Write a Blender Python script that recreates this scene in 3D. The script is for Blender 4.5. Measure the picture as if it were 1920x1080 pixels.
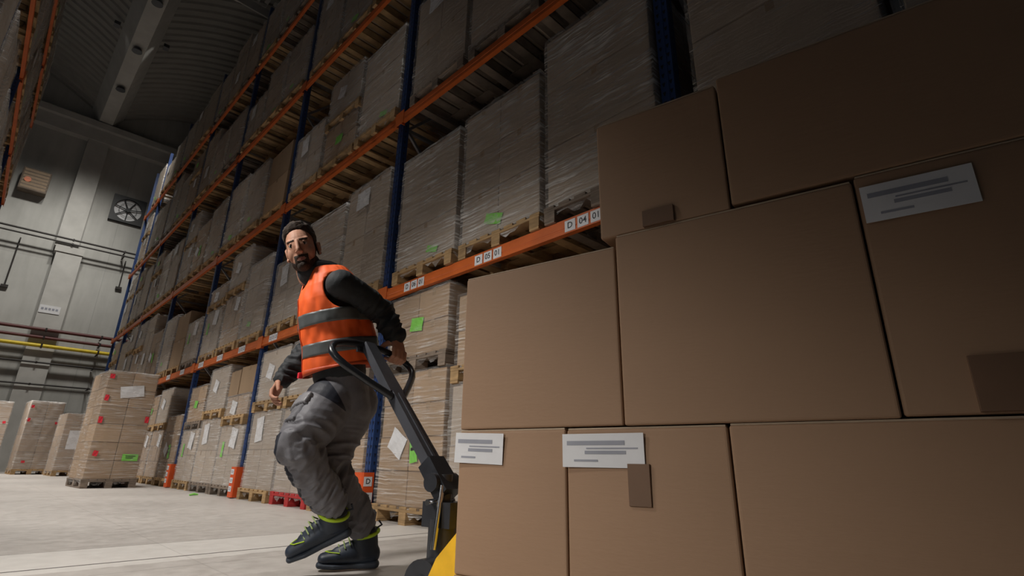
import bpy, bmesh, math, random
import numpy as np
from mathutils import Vector, Matrix

for o in list(bpy.data.objects): bpy.data.objects.remove(o, do_unlink=True)
SC = bpy.context.scene
COL = SC.collection
PI = math.pi

# ------------------------------------------------------------------ camera
FPX = 979.86
YAW, PITCH, ROLL = math.radians(44.638), math.radians(18.621), math.radians(0.955)
CAM = Vector((0, 0, 0.5018))
_f = Vector((math.sin(YAW)*math.cos(PITCH), math.cos(YAW)*math.cos(PITCH), math.sin(PITCH)))
_r = Vector((math.cos(YAW), -math.sin(YAW), 0))
_u = _r.cross(_f)
_c, _s = math.cos(ROLL), math.sin(ROLL)
_r, _u = _r*_c + _u*_s, _u*_c - _r*_s
cd = bpy.data.cameras.new('camera'); cam = bpy.data.objects.new('camera', cd); COL.objects.link(cam)
M = Matrix((( _r.x, _u.x, -_f.x, CAM.x), (_r.y, _u.y, -_f.y, CAM.y), (_r.z, _u.z, -_f.z, CAM.z), (0, 0, 0, 1)))
cam.matrix_world = M
cd.sensor_width = 36; cd.sensor_fit = 'HORIZONTAL'; cd.lens = FPX/1920*36
cd.clip_start = 0.02; cd.clip_end = 200
SC.camera = cam

def at(px, py, depth):
    """world point seen at a pixel of the 1920x1080 photograph, at a depth along the lens axis"""
    return CAM + (_f + _r*((px-960)/FPX) + _u*((540-py)/FPX))*depth

# ------------------------------------------------------------------ world, lamps, exposure
w = bpy.data.worlds.new('world'); SC.world = w; w.use_nodes = True
bg = w.node_tree.nodes['Background']; bg.inputs[0].default_value = (0.75, 0.85, 1, 1); bg.inputs[1].default_value = 0.02
SC.view_settings.view_transform = 'Standard'; SC.view_settings.look = 'None'
SC.view_settings.gamma = 1; SC.view_settings.use_curve_mapping = False
SC.view_settings.exposure = 0.0

def spot(name, loc, target, watts, half, blend, radius, col):
    l = bpy.data.lights.new(name, 'SPOT'); l.energy = watts; l.spot_size = math.radians(2*half); l.spot_blend = blend
    l.shadow_soft_size = radius; l.color = col
    o = bpy.data.objects.new(name, l); COL.objects.link(o); o.location = loc
    o.rotation_euler = (Vector(target)-Vector(loc)).to_track_quat('-Z', 'Y').to_euler()
    return o
ADDED_AISLE = [(0.88, y, 13.2) for y in (5.2, 7.9, 10.6, 13.3, 16.0, 18.7, 21.4)]  # roof spots added to light the floor and leave upper shelves dim
for x, y, z in ADDED_AISLE:
    spot('added_aisle_light', (x, y, z), (x, y, 0), 1800, 16.6, 1.0, 0.3, (1.0, 0.97, 0.92))
# unseen low spots added left of the aisle to brighten the rack's foot
ADDED_SIDE = [(-0.72, y, 3.1) for y in (3.0, 6.8, 10.2, 13.6, 17.0, 20.6)]
for x, y, z in ADDED_SIDE:
    spot('added_side_light', (x, y, z), (1.75, y+.25, 0), 430 if y < 4 else 330, 51, 1.0, 0.22, (1.0, 0.96, 0.90))
# two flood spots added under the girder to brighten the end wall
ADDED_WALL = [(0.2, 18.6, 13.7), (1.58, 18.6, 13.7)]
for x, y, z in ADDED_WALL:
    spot('added_wall_light', (x, y, z), ((x-.9)*1.4+.4, 25, 4.6), 1650, 33, 1.0, 0.35, (1.0, 0.97, 0.9))
# unseen spot added left of the camera, brightens the lower cartons
ADDED_LOW = Vector((-1.5, 1.3, 1.5))
spot('added_low_light', ADDED_LOW, (-.05, 1.3, 0), 160, 43, 1.0, 0.25, (1.0, 0.95, 0.88))

# ------------------------------------------------------------------ node materials
MATS = {}
def newmat(name):
    m = bpy.data.materials.new(name); m.use_nodes = True
    nt = m.node_tree; b = nt.nodes['Principled BSDF']
    MATS[name] = m
    return m, nt, b
def nd(nt, t, **kw):
    n = nt.nodes.new(t)
    for k, v in kw.items(): setattr(n, k, v)
    return n
def ramp(nt, pts):
    n = nt.nodes.new('ShaderNodeValToRGB'); e = n.color_ramp.elements
    while len(e) < len(pts): e.new(0.5)
    for i, (p, c) in enumerate(pts):
        e[i].position = p; e[i].color = (c[0], c[1], c[2], 1) if not isinstance(c, (int, float)) else (c, c, c, 1)
    return n
def coords(nt, scale=(1, 1, 1), rot=(0, 0, 0), kind='Object'):
    tc = nd(nt, 'ShaderNodeTexCoord'); mp = nd(nt, 'ShaderNodeMapping')
    mp.inputs['Scale'].default_value = scale; mp.inputs['Rotation'].default_value = rot
    nt.links.new(tc.outputs[kind], mp.inputs[0]); return mp
def noise(nt, vec, scale, detail=4, rough=0.55):
    n = nd(nt, 'ShaderNodeTexNoise'); n.inputs['Scale'].default_value = scale
    n.inputs['Detail'].default_value = detail; n.inputs['Roughness'].default_value = rough
    nt.links.new(vec.outputs[0], n.inputs['Vector']); return n
def bump(nt, b, src, strength, dist):
    n = nd(nt, 'ShaderNodeBump'); n.inputs['Strength'].default_value = strength; n.inputs['Distance'].default_value = dist
    nt.links.new(src, n.inputs['Height']); nt.links.new(n.outputs[0], b.inputs['Normal']); return n
def simple(name, col, rough=0.5, metal=0.0, var=0.12, nscale=8.0, bmp=0.0, bscale=60.0, stretch=(1, 1, 1), rnd=0.0):
    """a plain surface with mottling, optional grain bump and a per-object tint"""
    m, nt, b = newmat(name)
    mp = coords(nt, stretch); n = noise(nt, mp, nscale)
    a = tuple(c*(1-var) for c in col); z = tuple(min(1, c*(1+var)) for c in col)
    r = ramp(nt, [(0.3, a), (0.7, z)]); nt.links.new(n.outputs['Fac'], r.inputs[0])
    out = r.outputs[0]
    if rnd:
        oi = nd(nt, 'ShaderNodeObjectInfo'); hs = nd(nt, 'ShaderNodeHueSaturation')
        mr = nd(nt, 'ShaderNodeMapRange'); mr.inputs[3].default_value = 1-rnd; mr.inputs[4].default_value = 1+rnd
        nt.links.new(oi.outputs['Random'], mr.inputs[0]); nt.links.new(mr.outputs[0], hs.inputs['Value'])
        nt.links.new(out, hs.inputs['Color']); out = hs.outputs[0]
    nt.links.new(out, b.inputs['Base Color'])
    b.inputs['Roughness'].default_value = rough; b.inputs['Metallic'].default_value = metal
    if bmp:
        n2 = noise(nt, mp, bscale, 3); bump(nt, b, n2.outputs['Fac'], bmp, 0.01)
    return m

simple('carton', (0.36, 0.245, 0.15), 0.75, var=0.07, nscale=3, bmp=0.08, bscale=120, stretch=(1, 1, .15), rnd=0.16)
simple('carton_pale', (0.40, 0.32, 0.245), 0.75, var=0.08, nscale=4, bmp=0.08, bscale=120, rnd=0.14)
simple('carton_near', (0.355, 0.218, 0.132), 0.72, var=0.04, nscale=2.5, bmp=0.05, bscale=160, stretch=(.2, .2, 1))
simple('carton_edge', (0.46, 0.35, 0.25), 0.8, var=0.08, nscale=20)
simple('tape_brown', (0.17, 0.095, 0.055), 0.65, var=0.1)
simple('tape_clear', (0.35, 0.25, 0.16), 0.25, var=0.06)
simple('wood', (0.42, 0.27, 0.13), 0.8, var=0.3, nscale=6, bmp=0.2, bscale=50, stretch=(1, 1, 6), rnd=0.25)
simple('wood_old', (0.20, 0.155, 0.12), 0.85, var=0.3, nscale=6, bmp=0.2, bscale=50, stretch=(1, 1, 6), rnd=0.3)
simple('wood_red', (0.45, 0.03, 0.03), 0.7, var=0.2, nscale=9)
simple('orange_steel', (0.62, 0.135, 0.028), 0.42, var=0.12, nscale=5)
simple('orange_guard', (0.72, 0.10, 0.02), 0.4, var=0.08, nscale=6)
simple('grey_steel', (0.30, 0.31, 0.33), 0.4, metal=0.6, var=0.12)
simple('paper', (0.72, 0.72, 0.74), 0.6, var=0.05)
simple('paper_shade', (0.62, 0.63, 0.68), 0.6, var=0.05)
simple('ink', (0.03, 0.03, 0.035), 0.5)
simple('ink_pale', (0.30, 0.31, 0.36), 0.6)
simple('green_sticker', (0.22, 0.60, 0.10), 0.55, var=0.06)
simple('red_tape', (0.70, 0.03, 0.05), 0.45)
simple('yellow_paint', (0.85, 0.48, 0.02), 0.4, var=0.14, nscale=12)
simple('yellow_pipe_paint', (0.75, 0.55, 0.02), 0.45)
simple('red_pipe_paint', (0.10, 0.02, 0.02), 0.5)
simple('black_pipe', (0.025, 0.02, 0.018), 0.5)
simple('black_steel', (0.022, 0.024, 0.03), 0.38, var=0.2, nscale=20)
simple('black_grip', (0.014, 0.016, 0.02), 0.3)
simple('handle_grey', (0.06, 0.063, 0.075), 0.4, var=0.15, nscale=15)
simple('chrome', (0.55, 0.56, 0.58), 0.2, metal=1.0)
simple('fan_black', (0.012, 0.013, 0.016), 0.5)
simple('fan_daylight', (0.88, 0.88, 0.90), 0.6, var=0.05)  # pale tone stands in for daylight behind the fan
simple('roof_sheet', (0.30, 0.29, 0.27), 0.5, var=0.08, nscale=2)
simple('roof_light', (0.55, 0.56, 0.56), 0.6)
simple('girder', (0.50, 0.49, 0.465), 0.85, var=0.1, nscale=2, bmp=0.1)
simple('lamp_body', (0.5, 0.5, 0.5), 0.4, metal=0.5)
simple('dark_wrap', (0.10, 0.10, 0.13), 0.35, var=0.3, nscale=12)
simple('blue_carton', (0.06, 0.07, 0.16), 0.6)
simple('plum_carton', (0.12, 0.05, 0.06), 0.6)

# blue upright with its two columns of punched slots
m, nt, b = newmat('blue_steel')
mp = coords(nt); n = noise(nt, mp, 5)
r = ramp(nt, [(0.3, (0.016, 0.042, 0.14)), (0.7, (0.026, 0.062, 0.19))]); nt.links.new(n.outputs['Fac'], r.inputs[0])
tc = nd(nt, 'ShaderNodeTexCoord'); sx = nd(nt, 'ShaderNodeSeparateXYZ'); nt.links.new(tc.outputs['Object'], sx.inputs[0])
def mth(op, a, bb=None, cc=None):
    q = nd(nt, 'ShaderNodeMath', operation=op)
    for i, v in enumerate((a, bb, cc)):
        if v is None: continue
        if isinstance(v, (int, float)): q.inputs[i].default_value = v
        else: nt.links.new(v, q.inputs[i])
    return q.outputs[0]
def slots(axis, half):
    zz = mth('MODULO', sx.outputs['Z'], 0.075)
    hz = mth('LESS_THAN', mth('ABSOLUTE', mth('SUBTRACT', zz, 0.0375)), 0.016)
    ay = mth('SUBTRACT', mth('ABSOLUTE', sx.outputs[axis]), half)
    taper = mth('MULTIPLY', mth('SUBTRACT', zz, 0.0215), 0.28)
    hy = mth('LESS_THAN', mth('ABSOLUTE', ay), mth('ADD', taper, 0.0035))
    return mth('MULTIPLY', hz, hy)
hole = mth('MAXIMUM', slots('Y', 0.026), mth('MULTIPLY', slots('X', 0.0), 0.8))
mx = nd(nt, 'ShaderNodeMix', data_type='RGBA'); nt.links.new(hole, mx.inputs[0]); nt.links.new(r.outputs[0], mx.inputs[6]); mx.inputs[7].default_value = (0.004, 0.004, 0.006, 1)
nt.links.new(mx.outputs[2], b.inputs['Base Color']); b.inputs['Roughness'].default_value = 0.4

# stretch film: clear sheet with long pulled whitish streaks, highlights partly painted into them
def film(name, rot, lo, hi, sc, th=0.0):
    m, nt, b = newmat(name)
    mp0 = coords(nt)
    oi = nd(nt, 'ShaderNodeObjectInfo')
    nw = noise(nt, mp0, 3.0, 2)
    ad = nd(nt, 'ShaderNodeVectorMath', operation='MULTIPLY_ADD')
    nt.links.new(nw.outputs['Color'], ad.inputs[0]); ad.inputs[1].default_value = (.045, .045, .045); nt.links.new(mp0.outputs[0], ad.inputs[2])
    ad2 = nd(nt, 'ShaderNodeVectorMath', operation='ADD'); cx = nd(nt, 'ShaderNodeCombineXYZ')
    ml = nd(nt, 'ShaderNodeMath', operation='MULTIPLY'); ml.inputs[1].default_value = 37; nt.links.new(oi.outputs['Random'], ml.inputs[0])
    for k in range(3): nt.links.new(ml.outputs[0], cx.inputs[k])
    def streak(rx, sy, sz, scale, det):
        mp = nd(nt, 'ShaderNodeMapping'); mp.inputs['Rotation'].default_value = (rx, 0, 0); mp.inputs['Scale'].default_value = (2.5, sy, sz)
        nt.links.new(ad.outputs[0], mp.inputs[0])
        a2 = nd(nt, 'ShaderNodeVectorMath', operation='ADD'); nt.links.new(mp.outputs[0], a2.inputs[0]); nt.links.new(cx.outputs[0], a2.inputs[1])
        n = nd(nt, 'ShaderNodeTexNoise'); n.inputs['Scale'].default_value = scale; n.inputs['Detail'].default_value = det; n.inputs['Roughness'].default_value = .6
        nt.links.new(a2.outputs[0], n.inputs['Vector']); return n.outputs['Fac']
    s1 = streak(rot[0], 1.7, 44, 1.3*sc, 5); s2 = streak(rot[0]*.3-.22, 2.4, 90, 1.0*sc, 3)
    r1 = ramp(nt, [(0.49+th, 0.0), (0.59+th, .35), (0.70+th, 1.0)]); nt.links.new(s1, r1.inputs[0])
    r2 = ramp(nt, [(0.55, 0.0), (0.72, 1.0)]); nt.links.new(s2, r2.inputs[0])
    def mt(op, x, y):
        q = nd(nt, 'ShaderNodeMath', operation=op)
        for i, v in enumerate((x, y)):
            if isinstance(v, (int, float)): q.inputs[i].default_value = v
            else: nt.links.new(v, q.inputs[i])
        return q.outputs[0]
    pt = noise(nt, mp0, 2.6, 3); rp = ramp(nt, [(0.36, .15), (0.66, 1.0)]); nt.links.new(pt.outputs['Fac'], rp.inputs[0])
    s = mt('MULTIPLY', mt('MAXIMUM', r1.outputs[0], mt('MULTIPLY', r2.outputs[0], .8)), rp.outputs[0])
    al = mt('ADD', mt('MULTIPLY', s, hi-lo), lo)
    b.inputs['Base Color'].default_value = (0.88, 0.85, 0.82, 1)
    b.inputs['Roughness'].default_value = 0.24; b.inputs['Specular IOR Level'].default_value = 0.9
    nt.links.new(al, b.inputs['Alpha'])
    bump(nt, b, mt('ADD', s1, mt('MULTIPLY', s2, .5)), 0.7, 0.02)
    return m
film('film', (0.06, 0, 0.0), 0.07, 1.0, 1.0)
film('film_slant', (0.42, 0, 0.0), 0.10, 1.0, 0.9, -0.06)
film('film_thick', (-0.25, 0, 0.0), 0.20, 1.0, 0.9)

# floor: power-trowelled concrete with a pale worn strip and its saw-cut joints
m, nt, b = newmat('floor_concrete')
mp = coords(nt); n1 = noise(nt, mp, 0.5, 6, 0.6); n2 = noise(nt, mp, 9, 5, 0.7)
mixn = nd(nt, 'ShaderNodeMix', data_type='FLOAT'); mixn.inputs[0].default_value = 0.45
nt.links.new(n1.outputs['Fac'], mixn.inputs[2]); nt.links.new(n2.outputs['Fac'], mixn.inputs[3])
r = ramp(nt, [(0.35, (0.38, 0.35, 0.325)), (0.52, (0.50, 0.466, 0.435)), (0.68, (0.58, 0.545, 0.51))]); nt.links.new(mixn.outputs[0], r.inputs[0])
sx = nd(nt, 'ShaderNodeSeparateXYZ'); nt.links.new(mp.outputs[0], sx.inputs[0])
ywob = mth('ADD', sx.outputs['Y'], mth('MULTIPLY', mth('SUBTRACT', n2.outputs['Fac'], 0.5), 0.05))
strip = mth('LESS_THAN', mth('ABSOLUTE', mth('SUBTRACT', ywob, 3.72)), 0.36)
mx = nd(nt, 'ShaderNodeMix', data_type='RGBA'); nt.links.new(mth('MULTIPLY', strip, 0.6), mx.inputs[0]); nt.links.new(r.outputs[0], mx.inputs[6]); mx.inputs[7].default_value = (0.74, 0.71, 0.67, 1)
def line(axis, pos, half, strength, prev, col=(0.05, 0.04, 0.04, 1)):
    l = mth('MULTIPLY', mth('LESS_THAN', mth('ABSOLUTE', mth('SUBTRACT', sx.outputs[axis], pos)), half), strength)
    q = nd(nt, 'ShaderNodeMix', data_type='RGBA'); nt.links.new(l, q.inputs[0]); nt.links.new(prev, q.inputs[6]); q.inputs[7].default_value = col
    return q.outputs[2]
c = line('Y', 3.50, 0.011, 0.9, mx.outputs[2]); c = line('Y', 4.085, 0.006, 0.55, c); c = line('Y', 3.18, 0.005, 0.3, c)
c = line('X', 0.98, 0.005, 0.12, c); c = line('Y', 9.5, 0.008, 0.4, c); c = line('Y', 15.5, 0.008, 0.4, c)
nt.links.new(c, b.inputs['Base Color'])
rr = ramp(nt, [(0.3, 0.38), (0.7, 0.6)]); nt.links.new(n2.outputs['Fac'], rr.inputs[0]); nt.links.new(rr.outputs[0], b.inputs['Roughness'])
bump(nt, b, n2.outputs['Fac'], 0.08, 0.01)

# end wall: smooth precast concrete with grime and panel seams
m, nt, b = newmat('wall_concrete')
mp = coords(nt); n1 = noise(nt, mp, 0.45, 6, 0.6); mp2 = coords(nt, (2.5, 1, 0.35)); n2 = noise(nt, mp2, 1.4, 5)
mixn = nd(nt, 'ShaderNodeMix', data_type='FLOAT'); mixn.inputs[0].default_value = 0.4
nt.links.new(n1.outputs['Fac'], mixn.inputs[2]); nt.links.new(n2.outputs['Fac'], mixn.inputs[3])
r = ramp(nt, [(0.34, (0.36, 0.355, 0.335)), (0.6, (0.50, 0.495, 0.47))]); nt.links.new(mixn.outputs[0], r.inputs[0])
sx = nd(nt, 'ShaderNodeSeparateXYZ'); nt.links.new(mp.outputs[0], sx.inputs[0])
c = line('Z', 7.45, 0.03, 0.15, r.outputs[0], (0.12, 0.12, 0.12, 1)); c = line('Z', 4.0, 0.03, 0.4, c, (0.12, 0.12, 0.12, 1)); c = line('X', 2.2, 0.012, 0.25, c, (0.15, 0.15, 0.15, 1))
nt.links.new(c, b.inputs['Base Color']); b.inputs['Roughness'].default_value = 0.85

simple('skin', (0.46, 0.235, 0.155), 0.5, var=0.1, nscale=25)
simple('lips', (0.36, 0.13, 0.10), 0.5)
simple('hair', (0.030, 0.017, 0.010), 0.9, var=0.4, nscale=40, bmp=0.4, bscale=90)
simple('hair_top', (0.10, 0.055, 0.028), 0.55, var=0.4, nscale=40, bmp=0.4, bscale=90)
simple('eye_white', (0.36, 0.33, 0.31), 0.35)
simple('iris', (0.02, 0.012, 0.008), 0.2)
simple('jacket', (0.020, 0.023, 0.027), 0.75, var=0.25, nscale=30, bmp=0.2, bscale=200)
simple('vest_orange', (0.95, 0.13, 0.018), 0.6, var=0.06, nscale=10)
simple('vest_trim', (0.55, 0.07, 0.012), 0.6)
simple('reflective', (0.105, 0.115, 0.118), 0.42, var=0.08, nscale=30)
simple('trouser_grey', (0.14, 0.137, 0.15), 0.8, var=0.15, nscale=20, bmp=0.12, bscale=250)
simple('trouser_navy', (0.010, 0.012, 0.022), 0.8, var=0.2, nscale=20)
simple('boot_black', (0.016, 0.024, 0.040), 0.5, var=0.3, nscale=20)
simple('sole_black', (0.026, 0.034, 0.05), 0.6, var=0.2)
simple('lime', (0.42, 0.62, 0.02), 0.55)
simple('lace', (0.25, 0.32, 0.12), 0.7)

# trousers: grey cloth with navy panels, their outline stored on the mesh
m, nt, b = newmat('trouser_cloth')
mp = coords(nt); n = noise(nt, mp, 22); r = ramp(nt, [(0.3, (0.125, 0.122, 0.136)), (0.7, (0.155, 0.152, 0.168))]); nt.links.new(n.outputs['Fac'], r.inputs[0])
at_ = nd(nt, 'ShaderNodeAttribute'); at_.attribute_name = 'panel'
rp = ramp(nt, [(0.47, 0), (0.53, 1)]); nt.links.new(at_.outputs['Fac'], rp.inputs[0])
mx = nd(nt, 'ShaderNodeMix', data_type='RGBA'); nt.links.new(rp.outputs[0], mx.inputs[0]); nt.links.new(r.outputs[0], mx.inputs[6]); mx.inputs[7].default_value = (0.010, 0.012, 0.022, 1)
nt.links.new(mx.outputs[2], b.inputs['Base Color']); b.inputs['Roughness'].default_value = 0.6
n2 = noise(nt, mp, 250, 2); bump(nt, b, n2.outputs['Fac'], .12, .01)
# skin with the lips' own colour
m, nt, b = newmat('face_skin')
mp = coords(nt); n = noise(nt, mp, 25); r = ramp(nt, [(0.3, (0.40, 0.20, 0.13)), (0.7, (0.49, 0.255, 0.17))]); nt.links.new(n.outputs['Fac'], r.inputs[0])
at_ = nd(nt, 'ShaderNodeAttribute'); at_.attribute_name = 'lip'
mx = nd(nt, 'ShaderNodeMix', data_type='RGBA'); nt.links.new(at_.outputs['Fac'], mx.inputs[0]); nt.links.new(r.outputs[0], mx.inputs[6]); mx.inputs[7].default_value = (0.30, 0.115, 0.09, 1)
nt.links.new(mx.outputs[2], b.inputs['Base Color']); b.inputs['Roughness'].default_value = 0.62; b.inputs['Specular IOR Level'].default_value = 0.3

simple('pocket_grey', (0.22, 0.215, 0.23), 0.5, var=0.1)

# ------------------------------------------------------------------ geometry helpers
class MB:
    """collects shapes, then links them as ONE mesh object"""
    def __init__(s): s.v = []; s.f = []; s.m = []; s.sm = []
    def add(s, vs, fs, mi=0, smooth=False):
        k = len(s.v); s.v += [tuple(p) for p in vs]
        for f in fs: s.f.append([i+k for i in f]); s.m.append(mi); s.sm.append(smooth)
    def box(s, c, d, mi=0, mat=None):
        x, y, z = d[0]/2, d[1]/2, d[2]/2
        vs = [Vector((sx*x, sy*y, sz*z)) for sz in (-1, 1) for sy in (-1, 1) for sx in (-1, 1)]
        if mat is not None: vs = [mat @ p for p in vs]
        vs = [p+Vector(c) for p in vs]
        s.add(vs, [(0, 2, 3, 1), (4, 5, 7, 6), (0, 1, 5, 4), (2, 6, 7, 3), (0, 4, 6, 2), (1, 3, 7, 5)], mi)
    def mm(s, a, b, mi=0):
        s.box([(a[i]+b[i])/2 for i in range(3)], [abs(b[i]-a[i]) for i in range(3)], mi)
    def cbox(s, c, d, r=0.006, mi=0, mat=None):
        """box with chamfered edges"""
        bm = bmesh.new(); bmesh.ops.create_cube(bm, size=1)
        for v in bm.verts: v.co = Vector((v.co.x*d[0], v.co.y*d[1], v.co.z*d[2]))
        bmesh.ops.bevel(bm, geom=list(bm.edges), offset=r, segments=2, affect='EDGES', profile=0.6)
        bm.verts.index_update()
        vs = [(mat @ v.co if mat is not None else v.co)+Vector(c) for v in bm.verts]
        s.add(vs, [[v.index for v in f.verts] for f in bm.faces], mi); bm.free()
    def tube(s, pts, rad, n=10, mi=0, caps=True, smooth=True, closed=False):
        pts = [Vector(p) for p in pts]; k = len(pts)
        rs = rad if isinstance(rad, (list, tuple)) else [rad]*k
        vs = []; prev = None
        for i, p in enumerate(pts):
            if closed: t = (pts[(i+1) % k]-pts[i-1]).normalized()
            else: t = (pts[min(i+1, k-1)]-pts[max(i-1, 0)]).normalized()
            if prev is None:
                a = Vector((0, 0, 1)) if abs(t.z) < .9 else Vector((1, 0, 0)); x = t.cross(a).normalized()
            else: x = (prev - t*prev.dot(t)).normalized()
            prev = x; y = t.cross(x)
            vs += [p + (x*math.cos(2*PI*j/n) + y*math.sin(2*PI*j/n))*rs[i] for j in range(n)]
        fs = []
        for i in range(k if closed else k-1):
            for j in range(n):
                a, b2 = i*n+j, i*n+(j+1) % n; i2 = (i+1) % k
                fs.append((a, b2, i2*n+(j+1) % n, i2*n+j))
        s.add(vs, fs, mi, smooth)
        if caps and not closed:
            s.add(vs[:n], [list(range(n))[::-1]], mi); s.add(vs[-n:], [list(range(n))], mi)
    def cyl(s, a, b, r, n=16, mi=0): s.tube([a, b], r, n, mi)
    def prism(s, prof, axis, lo, hi, mi=0):
        """closed profile swept along an axis; prof holds the other two coordinates in order"""
        n = len(prof)
        def put(q, t):
            q = list(q); q.insert(axis, t); return q
        vs = [put(q, lo) for q in prof]+[put(q, hi) for q in prof]
        fs = [(i, (i+1) % n, n+(i+1) % n, n+i) for i in range(n)]+[list(range(n))[::-1], list(range(n, 2*n))]
        s.add(vs, fs, mi)
    def mesh(s, name, mats):
        me = bpy.data.meshes.new(name); me.from_pydata(s.v, [], s.f)
        for m in mats: me.materials.append(MATS[m])
        me.polygons.foreach_set('material_index', s.m); me.polygons.foreach_set('use_smooth', s.sm)
        bm = bmesh.new(); bm.from_mesh(me); bmesh.ops.recalc_face_normals(bm, faces=bm.faces); bm.to_mesh(me); bm.free()
        me.update(); return me
    def build(s, name, mats, parent=None, loc=(0, 0, 0), rz=0.0):
        if isinstance(mats, str): mats = [mats]
        return put_mesh(name, s.mesh(name, mats), parent, loc, rz)
def put_mesh(name, me, parent=None, loc=(0, 0, 0), rz=0.0):
    o = bpy.data.objects.new(name, me); COL.objects.link(o); o.location = loc; o.rotation_euler = (0, 0, rz)
    if parent: o.parent = parent
    return o
def tag(o, label, cat, group=None):
    o['label'] = label; o['category'] = cat
    if group: o['group'] = group
    return o
def thing(name, label, cat, loc=(0, 0, 0), rz=0.0, group=None):
    o = bpy.data.objects.new(name, None); COL.objects.link(o); o.location = loc; o.rotation_euler = (0, 0, rz)
    o.empty_display_size = 0.1
    return tag(o, label, cat, group)
def struct(o): o['kind'] = 'structure'; return o
def copy_tree(o, parent=None):
    c = o.copy(); COL.objects.link(c)
    if parent: c.parent = parent
    for ch in o.children: copy_tree(ch, c)
    return c
def text_mesh(s, txt, size, mi, origin, ux, uz, off):
    """adds letter outlines to the MB s, centred on origin in the plane ux, uz"""
    cu = bpy.data.curves.new('t', 'FONT'); cu.body = txt; cu.size = size; cu.align_x = 'CENTER'; cu.align_y = 'CENTER'; cu.resolution_u = 3
    cu.offset = size*0.012
    o = bpy.data.objects.new('t', cu); COL.objects.link(o); bpy.context.view_layer.update()
    me = bpy.data.meshes.new_from_object(o.evaluated_get(bpy.context.evaluated_depsgraph_get()))
    nrm = Vector(ux).cross(Vector(uz))
    vs = [Vector(origin)+Vector(ux)*v.co.x+Vector(uz)*v.co.y+nrm*off for v in me.vertices]
    s.add(vs, [list(p.vertices) for p in me.polygons], mi)
    bpy.data.objects.remove(o); bpy.data.curves.remove(cu); bpy.data.meshes.remove(me)

# ------------------------------------------------------------------ the hall
YW = 25.0
a = MB(); a.mm((-12, -8, -0.3), (9.0, YW+.4, 0)); struct(a.build('floor', 'floor_concrete'))
a = MB(); a.mm((-12, YW, 0), (9.0, YW+.4, 15.6)); struct(a.build('wall_back', 'wall_concrete'))
a = MB(); a.mm((8.6, -8, 0), (9.0, YW, 15.6)); struct(a.build('wall_right', 'wall_concrete'))
# pilaster: thick lower shaft, thinner upper shaft, head beam across the wall
a = MB(); a.mm((0.62, YW-.42, 0), (1.38, YW, 7.9)); a.mm((0.56, YW-.46, 7.7), (1.40, YW, 7.95))
a.mm((0.52, YW-.30, 7.95), (1.2, YW, 12.75)); struct(a.build('trim_1', 'girder'))
a = MB(); a.mm((-12, YW-.35, 12.55), (9.0, YW, 13.3)); a.mm((-12, YW-.55, 13.05), (9.0, YW, 13.3)); struct(a.build('trim_2', 'girder'))
# roof girder running towards the camera along the aisle
a = MB(); a.prism([(0.36, 14.9), (0.36, 13.95), (0.66, 13.35), (1.10, 13.35), (1.42, 13.95), (1.42, 14.9)], 1, -2, YW-.1)
struct(a.build('trim_3', 'girder'))
def vault(x0, x1, z0, rise, y0, y1, name):
    a = MB(); nx = 24
    ys = []; y = y0
    while y < y1:
        ys += [(y, 0), (y+.16, 0), (y+.20, -.07), (y+.34, -.07), (y+.38, 0)]; y += .38
    for j, (y, dz) in enumerate(ys):
        for i in range(nx+1):
            t = i/nx; a.v.append((x0+(x1-x0)*t, y, z0+rise*4*t*(1-t)+dz))
    for j in range(len(ys)-1):
        for i in range(nx):
            p = j*(nx+1)+i; a.f.append([p, p+1, p+nx+2, p+nx+1]); a.m.append(0); a.sm.append(False)
    return struct(a.build(name, 'roof_sheet'))
vault(1.40, 9.2, 14.0, 1.3, -4, YW, 'ceiling')
vault(-7.6, 0.40, 14.0, 1.3, -4, YW, 'ceiling.001')
a = MB(); a.mm((-6, 17.3, 14.55), (0.1, 18.6, 14.62)); a.mm((-6, 12.3, 14.55), (0.1, 13.4, 14.62)); struct(a.build('window_1', 'roof_light'))
a = MB()
for i in range(26): a.mm((1.9+.27*i, 15.3, 14.35+.9*(1-((i-13)/13)**2)), (2.02+.27*i, 15.9, 14.45+.9*(1-((i-13)/13)**2)))
a.mm((1.5, 15.25, 14.2), (9, 15.3, 14.5)); struct(a.build('trim_4', 'girder'))

# pipes along the wall
def pipe(name, label, z, r, mat, y=YW-.5, x0=-4, x1=4.2, sag=0, drops=None):
    t = thing(name, label, 'pipe', (0, y, z))
    a = MB(); a.tube([(x0, 0, 0), (0.5, 0, -sag), (x1, 0, 0)], r, 10); a.build('tube', mat, t)
    for dx in (drops or (-1.2, 1.0, 2.6)):
        a = MB(); a.mm((dx-.025, -.03-r, -r-.01), (dx+.025, abs(y-YW)-.43*(0.6 < dx < 1.4)-.03, -r)); a.mm((dx-.025, -.03-r, -.04), (dx+.025, -r, r))
        a.build('pipe_clip', 'black_pipe', t)
    return t
pipe('conduit', 'upper of the two thin dark conduits high on the end wall', 8.22, .035, 'black_pipe')
pipe('conduit', 'lower of the two thin dark conduits high on the end wall', 8.05, .03, 'black_pipe')
pipe('water_pipe', 'dark red pipe on the end wall, topmost of the lower pipes', 4.75, .06, 'red_pipe_paint')
pipe('water_pipe', 'dark red pipe on the end wall, just above the yellow pipe', 4.47, .055, 'red_pipe_paint')
pipe('gas_pipe', 'yellow gas pipe crossing the concrete pilaster on the end wall', 4.17, .065, 'yellow_pipe_paint', y=YW-.58)
pipe('conduit', 'thin dark conduit under the yellow pipe on the end wall', 3.6, .03, 'black_pipe')
pipe('conduit', 'lowest dark conduit on the end wall, just above the floor loads', 2.85, .03, 'black_pipe')
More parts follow.
